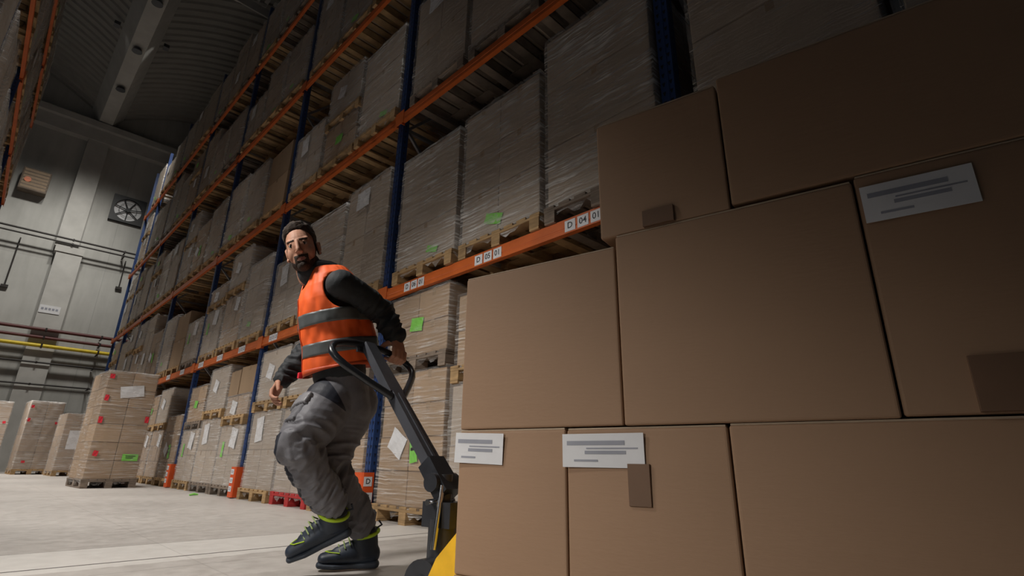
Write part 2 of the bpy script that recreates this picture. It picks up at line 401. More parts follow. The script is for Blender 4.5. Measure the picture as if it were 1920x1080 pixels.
for x, z0, lab in ((-0.42, 6.2, 'left thin vertical cable drop under the high conduits'), (2.75, 6.9, 'right thin vertical cable drop under the high conduits')):
    t = tag(MB(), '', '') if False else None
    a = MB(); a.tube([(0, 0, 0), (0, 0, 8.0-z0)], .02, 8); a.mm((-.10, -.05, -.10), (.10, .05, 0)); tag(a.build('cable_drop', 'black_pipe', None, (x, YW-.06, z0)), lab, 'cable')
# sign on the pilaster
s = thing('wall_sign', 'small white sign on the lower concrete pilaster', 'sign', (0.93, YW-.43, 5.5))
a = MB(); a.mm((-.29, -.012, -.14), (.29, .01, .14)); a.build('plate', 'paper', s)
a = MB()
for k in range(5): a.mm((-.24+.1*k, -.016, -.03), (-.17+.1*k, -.012, .05))
a.build('lettering', 'ink_pale', s)
# wall fan
fanc = Vector((2.38, YW, 10.12))
t = thing('exhaust_fan', 'square black exhaust fan high in the end wall', 'fan', fanc)
a = MB(); n = 40; R0, H = .47, .56
for i in range(n):
    p, q = 2*PI*i/n, 2*PI*(i+1)/n
    def sq(an):
        c, s_ = math.cos(an), math.sin(an); k = H/max(abs(c), abs(s_)); return c*k, s_*k
    A, B = sq(p), sq(q); C_, D = (R0*math.cos(p), R0*math.sin(p)), (R0*math.cos(q), R0*math.sin(q))
    a.add([(A[0], -.12, A[1]), (B[0], -.12, B[1]), (D[0], -.12, D[1]), (C_[0], -.12, C_[1]), (D[0], 0, D[1]), (C_[0], 0, C_[1]), (A[0], 0, A[1]), (B[0], 0, B[1])],
          [(0, 1, 2, 3), (3, 2, 4, 5), (0, 6, 7, 1)])
a.build('frame', 'fan_black', t)
a = MB(); a.cyl((0, -.015, 0), (0, -.002, 0), R0+.01, 40); a.build('daylight_disc', 'fan_daylight', t)  # daylight through the fan, put into a pale disc
a = MB(); a.cyl((0, -.13, 0), (0, -.02, 0), .085, 20); a.build('hub', 'fan_black', t)
for k in range(7):
    an = 2*PI*k/7+.2; a = MB()
    c1, s1 = math.cos(an), math.sin(an)
    a.tube([(c1*.07, -.09, s1*.07), (c1*.27, -.085, s1*.27), (c1*.46, -.08, s1*.46)], [.022, .018, .022], 6); a.build('spoke', 'fan_black', t)
a = MB(); a.tube([(.30*math.cos(2*PI*i/30), -.085, .30*math.sin(2*PI*i/30)) for i in range(30)], .007, 6, closed=True); a.build('guard_ring', 'fan_black', t)
t = thing('wall_unit', 'grey-brown slatted box unit high on the end wall beside the left rack', 'heater', (-.55, YW, 10.15))
a = MB(); a.cbox((0, -.22, 0), (.80, .44, .86), .03); a.build('housing', 'wood_old', t)
for k in range(6):
    a = MB(); a.box((0, -.45, -.32+.13*k), (.70, .02, .085), 0, Matrix.Rotation(.5, 4, 'X')); a.build('slat', 'carton_edge', t)
a = MB(); a.cyl((-.2, -.475, -.05), (-.2, -.455, -.05), .10, 20); a.build('round_sticker', 'orange_steel', t)
# bodies for the added lamps: aisle, side, wall and tripod
for i, (x, y, z) in enumerate(ADDED_AISLE):
    t = thing('added_aisle_lamp', 'small high-bay lamp under the roof girder along the aisle', 'lamp', (x, y, z), 0, 'high-bay lamps along the aisle')
    a = MB(); a.tube([(0, 0, .01), (0, 0, .10), (0, 0, .15)], [.15, .12, .05], 20); a.build('reflector', 'handle_grey', t)
for i, (x, y, z) in enumerate(ADDED_SIDE):
    t = thing('added_side_lamp', 'low flood lamp on a post at the left edge of the aisle', 'lamp', (x, y, 0), 0, 'low flood lamps on the left of the aisle')
    a = MB(); a.tube([(-.10, 0, 0), (-.10, 0, 3.25)], .02, 8); a.build('post', 'grey_steel', t)
    a = MB(); a.box((-.06, 0, 3.28), (.16, .4, .10), 0, Matrix.Rotation(.7, 4, 'Y')); a.build('housing', 'lamp_body', t)
for i, (x, y, z) in enumerate(ADDED_WALL):
    t = thing('added_wall_lamp', 'flood lamp under the roof turned to the end wall', 'lamp', (x, y, z), 0, 'flood lamps washing the end wall')
    a = MB(); a.box((0, -.06, .05), (.16, .14, .22), 0, Matrix.Rotation(-.5, 4, 'X')); a.build('housing', 'handle_grey', t)
t = thing('added_low_lamp', 'tripod work lamp standing left of the camera', 'lamp', (ADDED_LOW.x-.12, ADDED_LOW.y, 0))
a = MB(); a.tube([(0, 0, .5), (0, 0, 1.5)], .018, 8); a.build('mast', 'grey_steel', t)
for k in range(3):
    a = MB(); a.tube([(0, 0, .7), (.42*math.cos(2.1*k+.5), .42*math.sin(2.1*k+.5), .012)], .012, 6); a.build('leg', 'grey_steel', t)
a = MB(); a.box((-.02, 0, 1.54), (.08, .34, .26), 0, Matrix.Rotation(.75, 4, 'Y')); a.build('housing', 'lamp_body', t)

# ------------------------------------------------------------------ racking
D0, Y0, BAY = 2.768, 4.7446, 3.4
TZ = [0, 2.17, 4.399, 6.828, 9.22]
KS = [-2, -1, 0, 1, 2, 3, 4, 4.75, 5.35]
RAIL_Z = 0.06
def upright_mesh(h):
    a = MB(); w, d, l = .05, .04, .022
    a.prism([(-d, -w), (d, -w), (d, -w+.02), (-d+.006, -w+.012), (-d+.006, -.012), (-d-.004, -.012), (-d-.004, .012), (-d+.006, .012), (-d+.006, w-.012), (d, w-.02), (d, w), (-d, w)], 2, 0, h)
    return a.mesh('upright', ['blue_steel'])
BEAM = [(-.05, -.06), (0, -.06), (0, .06), (-.028, .06), (-.032, .03), (-.050, .025)]
def beam_mesh(L):
    a = MB(); a.prism([(-.030, -.06), (.02, -.06), (.02, .06), (-.022, .06), (-.022, .032), (-.030, .028), (-.030, -.012), (-.026, -.016), (-.026, -.028), (-.030, -.032)], 1, .05, L-.05)
    return a.mesh('beam', ['orange_steel'])
def connector_mesh():
    a = MB(); a.mm((-.036, -.055, -.09), (-.030, .10, .09)); a.mm((-.036, .05, -.09), (.02, .056, .09))
    return a.mesh('beam_connector', ['orange_steel'])
def smudge_plate(n=3, w=.09, h=.10, g=.012, txt=None, mark='ink_pale'):
    """location plates on a beam face (facing -X, letters read along -Y)"""
    a = MB(); tot = n*w+(n-1)*g
    for i in range(n):
        y = tot/2-w/2-i*(w+g)
        a.mm((-.003, y-w/2, -h/2), (0, y+w/2, h/2), 0)
        if txt: text_mesh(a, txt[i], h*.78, 1, (-.003, y, 0), (0, -1, 0), (0, 0, 1), .0012)
        else:
            a.mm((-.0042, y-w*.3, -h*.22), (-.003, y+w*.3, h*.24), 1)
            a.mm((-.005, y-w*.13, -h*.10), (-.0042, y+w*.13, h*.12), 0)
    return a.mesh('location_plate', ['paper', 'ink' if txt else mark])
def build_rack(label, sx, xf, ks, tiers, guards=True, plates=True):
    """sx=+1: stands to the right of the aisle, front at x=xf; sx=-1: to the left"""
    root = thing('pallet_rack', label, 'rack', (xf, ks[0], 0))
    root.scale = (1, 1, 1)
    def P(name, me, x, y, z, parent=root, flip=False):
        o = put_mesh(name, me, parent, (x*sx, y, z), 0 if sx > 0 else PI)
        return o
    up = upright_mesh(11.2); cm = connector_mesh()
    br = []
    for i, y in enumerate(ks):
        yy = y-ks[0]
        for x in (.045, 1.08):
            P('upright', up, x, yy, 0)
            a = MB(); a.mm((-.08, -.09, 0), (.08, .09, .012)); a.build('base_plate', 'grey_steel', root, (x*sx, yy, 0))
        a = MB(); z = .3; k = 0
        while z < 10.6:
            x0, x1 = (.09, 1.04) if k % 2 == 0 else (1.04, .09)
            a.box(((x0+x1)/2*sx, yy, z+.5), (math.hypot(.95, 1.0), .03, .035), 0, Matrix.Rotation((-1 if k % 2 == 0 else 1)*sx*math.atan2(1.0, .95), 4, 'Y'))
            if k % 2 == 0: a.mm((.09*sx, yy-.02, z-.02), (1.04*sx, yy+.02, z+.02))
            z += 1.0; k += 1
        a.build('frame_bracing', 'grey_steel', root)
    bmesh_cache = {}
    for i in range(len(ks)-1):
        L = round(ks[i+1]-ks[i], 3)
        if L not in bmesh_cache: bmesh_cache[L] = beam_mesh(L)
        for tz in tiers:
            for back in (0, 1):
                if sx > 0: b = put_mesh('beam', bmesh_cache[L], root, (1.13 if back else 0.0, ks[i]-ks[0], tz), 0)
                else: b = put_mesh('beam', bmesh_cache[L], root, (-1.13 if back else 0.0, ks[i+1]-ks[0], tz), PI)
                if not back:
                    put_mesh('beam_connector', cm, b, (0, 0, 0)); c2 = put_mesh('beam_connector', cm, b, (0, L, 0)); c2.scale = (1, -1, 1)
    return root
rackY = [Y0+BAY*k for k in KS]
rack = build_rack('long blue and orange pallet rack filling the right side of the aisle', 1, D0, rackY, TZ[1:])
RY0 = rackY[0]
# location plates on the first beam
sm = smudge_plate()
for y, txt in ((4.147, ('D', '06', '01')), (3.069, ('D', '05', '01')), (2.06, ('D', '04', '01'))):
    put_mesh('location_plate', smudge_plate(txt=txt, w=.098, h=.088, g=.02), rack, (-.0302, y-RY0, 2.17-.058+.052)); 
for k in range(0, 6):
    y = Y0+BAY*k
    for s in range(3):
        if k == 4 and s == 2: continue
        put_mesh('location_plate', sm, rack, (-.0302, y+.75+1.07*s-RY0, 2.172))
# orange upright guards with white plates
for i, k in enumerate(KS):
    y = Y0+BAY*k-RY0
    a = MB(); a.prism([(-.075, -.085), (-.09, -.07), (-.09, .07), (-.075, .085), (.035, .085), (.035, .06), (-.06, .06), (-.06, -.06), (.035, -.06), (.035, -.085)], 2, 0.012, .405)
    g = a.build('upright_guard', 'orange_guard', rack, (.0, y, 0))
    if k == 0:
        put_mesh('guard_plate', smudge_plate(1, .085, .085, txt=('D',), mark='ink'), g, (-.028, -.0855, .325), PI/2); put_mesh('guard_plate', smudge_plate(1, .112, .085, txt=('06',), mark='ink'), g, (-.028, -.0855, .185), PI/2)
    else:
        for z in (.34, .23, .12): put_mesh('guard_plate', smudge_plate(1, .11, .07), g, (-.091, .0, z))
lks = [4.7, 8.1, 11.5, 14.9, 18.3]
lrack = build_rack('blue and orange pallet rack at the far left edge of the photo', -1, -0.86, lks, TZ[1:])

# ------------------------------------------------------------------ pallets and loads
random.seed(7)
RND = random.Random(11)
def pallet_parts(w=1.0, d=1.2):
    """(name, MB) pieces of a block pallet: front on the Y axis, depth along +X"""
    out = []
    a = MB()
    for i in range(7):
        y = -w/2+.05+(w-.1)*i/6; a.cbox((d/2, y, .133), (d, .105, .022), .003)
    for x in (.06, d/2, d-.06): a.cbox((x, 0, .111), (.12, w, .022), .003)
    out.append(('deck', a))
    for y in (-w/2+.055, 0, w/2-.055):
        for x in (.07, d/2, d-.07):
            a = MB(); a.cbox((x, y, .061), (.14, .105, .078), .004); out.append(('block', a))
        a = MB(); a.cbox((d/2, y, .011), (d, .10, .022), .003); out.append(('skid', a))
    return out
PAL_CACHE = {}
def pallet(loc, rz, label, mat='wood', parts=True, w=1.0, d=1.2):
    key = (mat, parts, w, d)
    if key not in PAL_CACHE:
        if parts:
            t = thing('wooden_pallet', label, 'pallet', loc, rz, 'wooden pallets under the loads')
            for n, a in pallet_parts(w, d): a.build(n, mat, t)
        else:
            a = MB()
            for n, b in pallet_parts(w, d): a.add(b.v, b.f, 0)
            t = a.build('wooden_pallet', mat, None, loc, rz); tag(t, label, 'pallet', 'wooden pallets under the loads')
        PAL_CACHE[key] = t; return t
    t = copy_tree(PAL_CACHE[key]); t.location = loc; t.rotation_euler = (0, 0, rz); t['label'] = label
    return t
CM = {}
def carton_mesh(w, d, h, mat):
    """carton with rounded edges, a taped top seam and a taped face seam; base centre at the origin"""
    key = (round(w, 3), round(d, 3), round(h, 3), mat)
    if key in CM: return CM[key]
    a = MB(); a.cbox((0, 0, h/2), (d, w, h), .008, 0)
    a.mm((-d/2-.001, -.025, h-.07), (d/2+.001, .025, h+.001), 1)
    a.mm((-d/2-.0008, -w/2+.004, h*.995-.006), (-d/2+.002, w/2-.004, h*.995-.003), 2)
    CM[key] = a.mesh('carton', [mat, 'tape_clear', 'tape_brown']); return CM[key]
def film_mesh(w, d, h, layers, seed, mat, ragged=.04, loose=.006, z0=-.07, bulge=0.0):
    rr = random.Random(seed); a = MB()
    g = .014; nu = [18, 14, 18, 14]
    cor = [(-g, w/2+g), (-g, -w/2-g), (d+g, -w/2-g), (d+g, w/2+g)]
    per = []
    for e in range(4):
        A, B = cor[e], cor[(e+1) % 4]
        nx, ny = [(-1, 0), (0, -1), (1, 0), (0, 1)][e]
        for i in range(nu[e]):
            t = i/nu[e]; per.append((A[0]+(B[0]-A[0])*t, A[1]+(B[1]-A[1])*t, nx, ny, min(t, 1-t)))
    n = len(per); nz = 24
    bot = [rr.uniform(-ragged, ragged) for _ in range(n)]
    ph = [rr.uniform(0, 6.28) for _ in range(6)]
    for j in range(nz+1):
        for i, (x, y, nx, ny, e) in enumerate(per):
            t = j/nz; z = z0+bot[i]*(1-t)**3+(h+.012-z0)*t
            q = loose*(math.sin(9*t*4+ph[0]+i*.7)+math.sin(23*t+ph[1]-i*1.3))*.5+rr.uniform(-loose, loose)*.6
            for lz in layers:
                q -= .010*math.exp(-((z-lz)/.03)**2)
            q += bulge*math.sin(math.pi*min(1, max(0, z/h)))
            if e < .02: q = max(q, -.006)
            q = max(q, -.010)
            a.v.append((x+nx*q, y+ny*q, z))
    ins = .10
    for i, (x, y, nx, ny, e) in enumerate(per):
        cx = min(max(x, ins), d-ins); cy = min(max(y, -w/2+ins), w/2-ins)
        a.v.append((cx, cy, h+.012+bulge+rr.uniform(-.002, .018)))
    for j in range(nz+1):
        for i in range(n):
            p, q = j*n+i, j*n+(i+1) % n
            a.f.append([p, q, q+n, p+n]); a.m.append(0); a.sm.append(True)
    return a.mesh('stretch_film', [mat])
def sheet_mesh(w, h, mat, ang=0, marks=2, bend=.0):
    a = MB(); R = Matrix.Rotation(ang, 4, 'X'); n = 4
    vs = []
    for sgn in (0, 1):
        for j in range(n+1):
            for i in range(n+1):
                y, z = w*(i/n-.5), h*(j/n-.5)
                p = R @ Vector((0, y, z)); vs.append((-.0015*sgn-bend*math.sin(i*1.9+j*1.3), p.y, p.z))
    k = (n+1)**2; fs = []
    for j in range(n):
        for i in range(n):
            q = j*(n+1)+i; fs.append((q+k, q+k+1, q+k+n+2, q+k+n+1)); fs.append((q, q+n+1, q+n+2, q+1))
    a.add(vs, fs, 0)
    for m_ in range(marks):
        z = h*(.22-.26*m_); p = R @ Vector((0, w*.05*(m_ % 2), z))
        a.box((-.003-bend, p.y, p.z), (.001, w*(.62-.15*m_), h*.10), 1, R)
    return a.mesh('sheet', [mat, 'ink_pale' if mat != 'green_sticker' else 'ink'])
PROTO = {}
def proto(key, w, d, h, ny, nz, mat, fmat, sheets=(), seed=0, drop=(), bulge=0.0):
    PROTO[key] = dict(w=w, d=d, h=h, ny=ny, nz=nz, mat=mat, fmat=fmat, sheets=sheets, seed=seed, drop=drop, bulge=bulge, first={})
# key: width along the rack, depth, height, cartons across, layers, board, film
proto('A', .98, 1.12, 1.32, 1, 3, 'carton_pale', 'film_slant', [('green_sticker', .18, .07, -.15, .10, .25)], 1)
proto('B', .98, 1.12, 1.36, 2, 3, 'carton_pale', 'film_slant', [('green_sticker', .22, .10, .05, .13, .3)], 2)
proto('C', .98, 1.12, 1.62, 1, 3, 'carton_pale', 'film_slant', [('green_sticker', .2, .08, -.2, .28, .2)], 3)
proto('D', .98, 1.12, 1.40, 2, 2, 'carton_pale', 'film', [('paper', .3, .24, .1, 1.2, .0)], 4)
proto('E', .96, 1.12, 1.15, 2, 4, 'carton', 'film', [('paper', .24, .2, .18, .52, .5), ('green_sticker', .11, .25, -.08, .48, -.15)], 5)
proto('F', .98, 1.12, .98, 2, 2, 'carton_pale', 'film_thick', [('paper', .24, .32, .15, .75, -.1)], 6)
proto('G', .94, 1.12, .62, 2, 2, 'carton', 'film', [('green_sticker', .2, .13, .0, .3, .1)], 7)
proto('H', .98, 1.12, 1.75, 2, 4, 'carton_pale', 'film', [('paper', .25, .3, .0, .6, .1)], 8, drop=(7,))
proto('I', .96, 1.12, .90, 3, 3, 'carton', 'film_thick', [('paper', .2, .24, -.2, .7, .2)], 9)
proto('J', .98, 1.12, 1.55, 1, 2, 'carton_pale', 'film', [], 10)
proto('K', .94, 1.12, .70, 1, 2, 'carton_pale', 'film_thick', [('paper', .22, .2, .1, .40, .3)], 11)
proto('L', .98, 1.12, 1.80, 3, 5, 'carton_pale', 'film_thick', [('paper', .28, .2, .1, 1.3, .1)], 12)
proto('M', .94, 1.12, .30, 2, 1, 'carton', 'film_thick', [('paper', .24, .2, .1, .12, .2)], 13)
proto('N', .98, 1.12, .84, 2, 2, 'carton_pale', 'film_thick', [('paper', .26, .28, -.15, .66, .15), ('green_sticker', .09, .22, .25, .5, 0)], 14)
proto('O', .92, 1.10, 1.20, 1, 2, 'carton', None, [], 15)
proto('P', .96, 1.12, 1.28, 2, 3, 'carton_pale', 'film_thick', [('green_sticker', .16, .08, .1, .2, .2)], 16, bulge=.05)
DESC = {'A': 'pale carton column in slanting film', 'B': 'six-carton block in slanting film', 'C': 'tall three-carton column in film', 'D': 'four-carton block with white sheet',
        'E': 'tan carton load with white sheet', 'F': 'low carton load in thick film', 'G': 'low tan carton load in film', 'H': 'high stepped carton load',
        'I': 'low tan many-carton load', 'J': 'two big pale cartons in film', 'K': 'short pale load in thick film', 'L': 'high many-carton load in thick film',
        'M': 'flat tan carton layer in film', 'N': 'waist-high carton load in thick film', 'O': 'bare brown carton stack', 'P': 'pale load, rounded bulging film'}
def load(key, loc, rz, label, parts=True, group='film-wrapped carton loads'):
    p = PROTO[key]
    if parts in p['first']:
        t = copy_tree(p['first'][parts]); t.location = loc; t.rotation_euler = (0, 0, rz); t['label'] = label; return t
    rr = random.Random(p['seed']*13+5); w, d, h, ny, nz = p['w'], p['d'], p['h'], p['ny'], p['nz']
    cw, cdp, ch = w/ny, d/2, h/nz
    lay = [ch*i for i in range(1, nz)]
    fm = film_mesh(w, d, h, lay, p['seed'], p['fmat'], bulge=p['bulge']) if p['fmat'] else None
    if parts:
        t = thing('wrapped_load', label, 'wrapped load', loc, rz, group)
        n = 0
        for k in range(nz):
            for j in range(ny):
                for i in range(2):
                    n += 1
                    if (k == nz-1 and j*2+i+1 in p['drop']): continue
                    put_mesh('carton', carton_mesh(cw-.006, cdp-.006, ch-.003, p['mat']), t, (cdp*(i+.5)+rr.uniform(-.004, .004), -w/2+cw*(j+.5), ch*k), rr.uniform(-.006, .006))
        if fm: put_mesh('stretch_film', fm, t)
        for si, (m_, sw, sh, sy, sz, an) in enumerate(p['sheets']):
            o = put_mesh('paper_sheet' if m_ == 'paper' else 'sticker', sheet_mesh(sw, sh, m_, an, 2 if m_ == 'green_sticker' and key in 'EX' else 0, .003), t, (-.010 if m_ != 'red_tape' else -.024, sy, sz))
    else:
        a = MB()
        for k in range(nz):
            for j in range(ny):
                for i in range(2): a.box((cdp*(i+.5)+rr.uniform(-.006, .006), -w/2+cw*(j+.5), ch*(k+.5)), (cdp-.008, cw-.012, ch-.006), 0)
        if fm: a.add([v.co for v in fm.vertices], [list(q.vertices) for q in fm.polygons], 1, True)
        for m_, sw, sh, sy, sz, an in p['sheets']:
            sm_ = sheet_mesh(sw, sh, m_, an, 0); a.add([(v.co.x-.024, v.co.y+sy, v.co.z+sz) for v in sm_.vertices], [list(q.vertices) for q in sm_.polygons], 2 if m_ == 'paper' else 3)
        t = a.build('wrapped_load', [p['mat'], p['fmat'] or 'film', 'paper', 'green_sticker'], None, loc, rz); tag(t, label, 'wrapped load', group)
    p['first'][parts] = t
    return t
def seen(pts, m=60):
    for p in pts:
        q = Vector(p)-CAM; z = q.dot(_f)
        if z < .1: continue
        x, y = 960+FPX*q.dot(_r)/z, 540-FPX*q.dot(_u)/z
        if -m < x < 1920+m and -m < y < 1080+m: return True
    return False
LEVEL = ['floor level', 'first shelf', 'second shelf', 'third shelf', 'top shelf']
BAYN = ['first bay from right', 'second bay from right', 'third bay from right', 'fourth bay from right', 'fifth bay from right', 'sixth bay from right', 'next-to-last bay', 'last bay']
SLOT = ['right slot', 'middle slot', 'left slot']
def place(tier, b, s, stack, parts=True, side=1, names=None):
    y = (rackY[b] if side > 0 else lks[b])+.57+1.07*s
    z = TZ[tier]+RAIL_Z+.001 if tier else 0.0
    x = (D0-.045 if side > 0 else -0.86+.045); rz = 0 if side > 0 else PI
    if side > 0: where = f'{LEVEL[tier]}, {BAYN[b]}, {SLOT[s]}'
    else: where = f'{LEVEL[tier]}, far-left rack, {["nearest", "second", "third", "farthest"][b]} bay, {["near", "middle", "far"][s]} slot'
    for n, (key, mat) in enumerate(stack):
        pos = '' if len(stack) == 1 else ('lower ', 'upper ', 'topmost ')[n]
        jy, jr = RND.uniform(-.012, .012), RND.uniform(-.012, .012)
        p = PROTO[key]
        pallet((x+RND.uniform(-.015, .015), y+jy, z), rz+jr, f'{pos}{"weathered" if mat=="wood_old" else "red" if mat=="wood_red" else "pale wooden"} pallet, {where}', mat, parts)
        load(key, (x+.03*side, y+jy, z+.1445), rz+jr, f'{pos}{DESC[key]}, {where}', parts)
        z += .1445+p['h']+.004
# floor level
FLOOR = {(1, 2): [('E', 'wood'), ('G', 'wood_old')], (1, 1): [('F', 'wood'), ('G', 'wood')], (1, 0): [('E', 'wood')],
         (2, 0): [('E', 'wood'), ('K', 'wood_old')], (2, 1): [('F', 'wood_red'), ('K', 'wood')], (2, 2): [('F', 'wood'), ('K', 'wood')],
         (3, 0): [('N', 'wood_old'), ('M', 'wood')], (3, 1): [('F', 'wood_old'), ('K', 'wood')], (3, 2): [('N', 'wood'), ('G', 'wood_old')],
         (4, 0): [('E', 'wood')], (4, 1): [('I', 'wood'), ('K', 'wood')], (4, 2): [('I', 'wood'), ('G', 'wood')]}
SHELF = {(1, 1, 2): [('A', 'wood')], (1, 1, 1): [('B', 'wood')], (1, 1, 0): [('C', 'wood_old')], (1, 2, 0): [('D', 'wood')], (1, 2, 1): [('A', 'wood')], (1, 2, 2): [('F', 'wood')],
         (2, 1, 2): [('D', 'wood_old')], (2, 1, 1): [('J', 'wood_old')], (2, 2, 0): [('A', 'wood')], (2, 2, 1): [('G', 'wood'), ('K', 'wood')], (2, 2, 2): [('F', 'wood')], (1, 3, 0): [('P', 'wood')], (1, 3, 1): [('I', 'wood'), ('K', 'wood')], (1, 4, 0): [('N', 'wood_old')], (1, 0, 2): [('J', 'wood')], (1, 0, 1): [('J', 'wood_old')], (1, 0, 0): [('J', 'wood')], (1, 4, 1): [('O', 'wood')], (1, 3, 2): [('N', 'wood'), ('M', 'wood')], (2, 3, 0): [('O', 'wood')]}
pool = ['A', 'B', 'D', 'E', 'H', 'J', 'L', 'P', 'B', 'P', 'F', 'O']
for b in range(len(KS)-1):
    ns = 3 if b < 6 else (2 if b == 6 else 1)
    for s in range(ns):
        yc = rackY[b]+.57+1.07*s
        for tier in range(5):
            zb = TZ[tier]
            if not (b == 1 and s == 0) and not seen([(D0-.05, yc+dy, zb+dz) for dy in (-.5, .5) for dz in (.15, .8, 1.5)]+[(D0+.6, yc, zb)]): continue
            if tier == 0:
                if b == 0: continue
                st = FLOOR.get((b, s)) or [(RND.choice('EFI'), RND.choice(['wood', 'wood_old'])), (RND.choice('GK'), 'wood')]
            else:
                st = SHELF.get((tier, b, s))
                if st is None:
                    st = [(RND.choice(pool), RND.choice(['wood', 'wood', 'wood_old']))]
                    if tier < 4 and RND.random() < .3: st = [(RND.choice('FI'), 'wood'), (RND.choice('GK'), 'wood')]
            place(tier, b, s, st, parts=b < 5)
for i, (y, w_, h_, lab) in enumerate(((8.47, .62, .42, 'right of the two bare brown cartons atop the floor-level stack'), (9.10, .56, .40, 'left of the two bare brown cartons atop the floor-level stack'))):
    o = put_mesh('carton', carton_mesh(w_, .5, h_, 'carton'), None, (D0+.26, y, 1.453), .05-.08*i); tag(o, lab, 'carton', 'bare cartons on the rack stack')
for b in range(4):
    for s in range(3):
        yc = lks[b]+.57+1.07*s
        for tier in range(1, 5):
            if seen([(-.82, yc+dy, TZ[tier]+dz) for dy in (-.5, .5) for dz in (.15, .8, 1.5)], 0):
                place(tier, b, s, [(RND.choice('BDHLAJP'), 'wood')], parts=False, side=-1)

# ------------------------------------------------------------------ loose loads on the aisle floor
def floor_load(key, loc, rz, plabel, llabel, mat='wood', w=1.0, d=1.2):
    pallet((loc[0], loc[1], 0), rz, plabel, mat, True, w, d)
    return load(key, (loc[0]+.03*math.cos(rz), loc[1]+.03*math.sin(rz), .1445), rz, llabel, True, 'wrapped loads standing on the aisle floor')
RED = [('red_tape', .07, .08, .335, 1.74, 0), ('red_tape', .06, .10, .34, 1.36, .1), ('red_tape', .06, .11, -.34, 1.02, 0), ('red_tape', .06, .11, .35, .98, 0), ('red_tape', .07, .09, .30, .42, .2)]
proto('X', .78, 1.16, 1.84, 2, 6, 'carton', 'film', [('paper', .36, .20, -.02, 1.50, -.18), ('green_sticker', .24, .115, -.22, .36, 0)]+RED, 31)
proto('Y', .78, 1.16, 1.90, 2, 4, 'carton', 'film_thick', RED[:2]+[('red_tape', .07, .07, -.3, 1.3, 0), ('red_tape', .08, .06, .2, .2, 0)], 32, drop=(7, 8))
proto('Z', .78, 1.16, 1.50, 2, 5, 'carton', 'film_thick', [('paper', .5, .5, 0, .8, 0)], 33)
floor_load('X', (1.88, 11.72), math.radians(93), 'dark pallet under the tall wrapped stack standing out in the aisle', 'tall wrapped carton stack with green sticker standing out in the aisle', 'wood_old', .8, 1.2)
floor_load('Y', (1.42, 21.0), math.radians(93), 'pallet under the big wrapped stack standing near the pilaster', 'wrapped carton stack near the pilaster, left of the tall aisle stack', 'wood', .8, 1.2)
floor_load('Z', (2.15, 19.2), math.radians(93), 'pallet under the small stack half behind the tall aisle stack', 'small wrapped stack half hidden behind the tall aisle stack', 'wood', .8, 1.2)
floor_load('Y', (0.30, 22.0), math.radians(93), 'pallet under the wrapped stack at the left photo edge', 'wrapped carton stack cut by the left photo edge', 'wood', .8, 1.2)
a = MB(); a.tube([(0, 0, 0), (.06, .01, .012), (.11, -.01, .004)], [.012, .02, .01], 6); tag(a.build('litter_scrap', 'green_sticker', None, (3.0, 9.9, .012)), 'small green scrap lying on the floor before the rack', 'litter')
bpy.data.objects[-1 if False else 'litter_scrap'].location = (2.40, 8.9, .012)

# ------------------------------------------------------------------ pallet truck, its pallet and the big cartons
TR = Vector((1.440, 1.351, 0)); TA = math.radians(11)
def T(lat, ahead, z): return Vector((TR.x+math.cos(TA)*lat-math.sin(TA)*ahead, TR.y+math.sin(TA)*lat+math.cos(TA)*ahead, z))
t = thing('pallet_truck', 'hand pallet truck with dark loop handle and yellow chassis pulled by the worker', 'pallet truck', TR, TA)
# handle: spine, loop, lever
G0, G1 = Vector((0, .41, .43)), Vector((0, .925, 1.03))
dirn = (G1-G0).normalized(); nrm = Vector((1, 0, 0)).cross(dirn)
RM = Matrix((( 1, 0, 0), (0, nrm.y, dirn.y), (0, nrm.z, dirn.z))).to_4x4()
a = MB(); L = (G1-G0).length
def spine(l0, l1, w0, w1, th_, off=0, mi=0):
    vs = []
    for l, w_ in ((l0, w0), (l1, w1)):
        c = G0+dirn*l
        for sx_, sy_ in ((-1, -1), (1, -1), (1, 1), (-1, 1)): vs.append(c+Vector((sx_*w_/2, 0, 0))+nrm*(sy_*th_/2+off))
    a.add(vs, [(0, 1, 2, 3), (7, 6, 5, 4), (0, 4, 5, 1), (1, 5, 6, 2), (2, 6, 7, 3), (3, 7, 4, 0)], mi)
spine(-.02, L*.60, .075, .062, .045); spine(L*.60, L+.01, .082, .060, .040)
spine(0.02, L*.58, .016, .016, .055, .0)
h = a.build('handle', ['handle_grey'], t)
a = MB(); spine(-.06, .10, .10, .09, .07); a.cyl((-.07, .41, .43), (.07, .41, .43), .035, 16); a.build('handle_bracket', ['black_steel'], h)
def loop(sg):
    J = Vector((sg*.03, .70, .775))
    pts = [J, Vector((sg*.12, .762, .835)), Vector((sg*.205, .825, .900)), Vector((sg*.232, .852, .930)), Vector((sg*.240, .878, .957)), Vector((sg*.230, .902, .982)), Vector((sg*.205, .920, 1.004)), Vector((sg*.15, .934, 1.022)), Vector((sg*.08, .940, 1.034)), Vector((0, .940, 1.038))]
    return pts
a = MB(); a.tube(loop(-1), .0165, 12); a.tube(loop(1), .0165, 12); a.build('handle_loop', 'black_grip', h)
a = MB(); a.mm((-.05, .93, 1.0), (.05, .955, 1.02)); a.tube([(.03, .955, 1.03), (.075, .985, 1.045)], .009, 8); a.build('release_lever', 'black_steel', h)
a = MB(); a.tube([(0, .395, .06), (0, .395, .30)], .055, 18); a.tube([(0, .395, .30), (0, .395, .46)], .03, 14); a.mm((-.05, .32, .27), (.05, .46, .36)); a.build('pump', 'black_steel', t)
a = MB(); a.cyl((.06, .40, .36), (-.09, .40, .36), .012, 8); a.cyl((-.075, .37, .20), (-.045, .37, .42), .011, 8); a.build('pump_linkage', 'chrome', t)
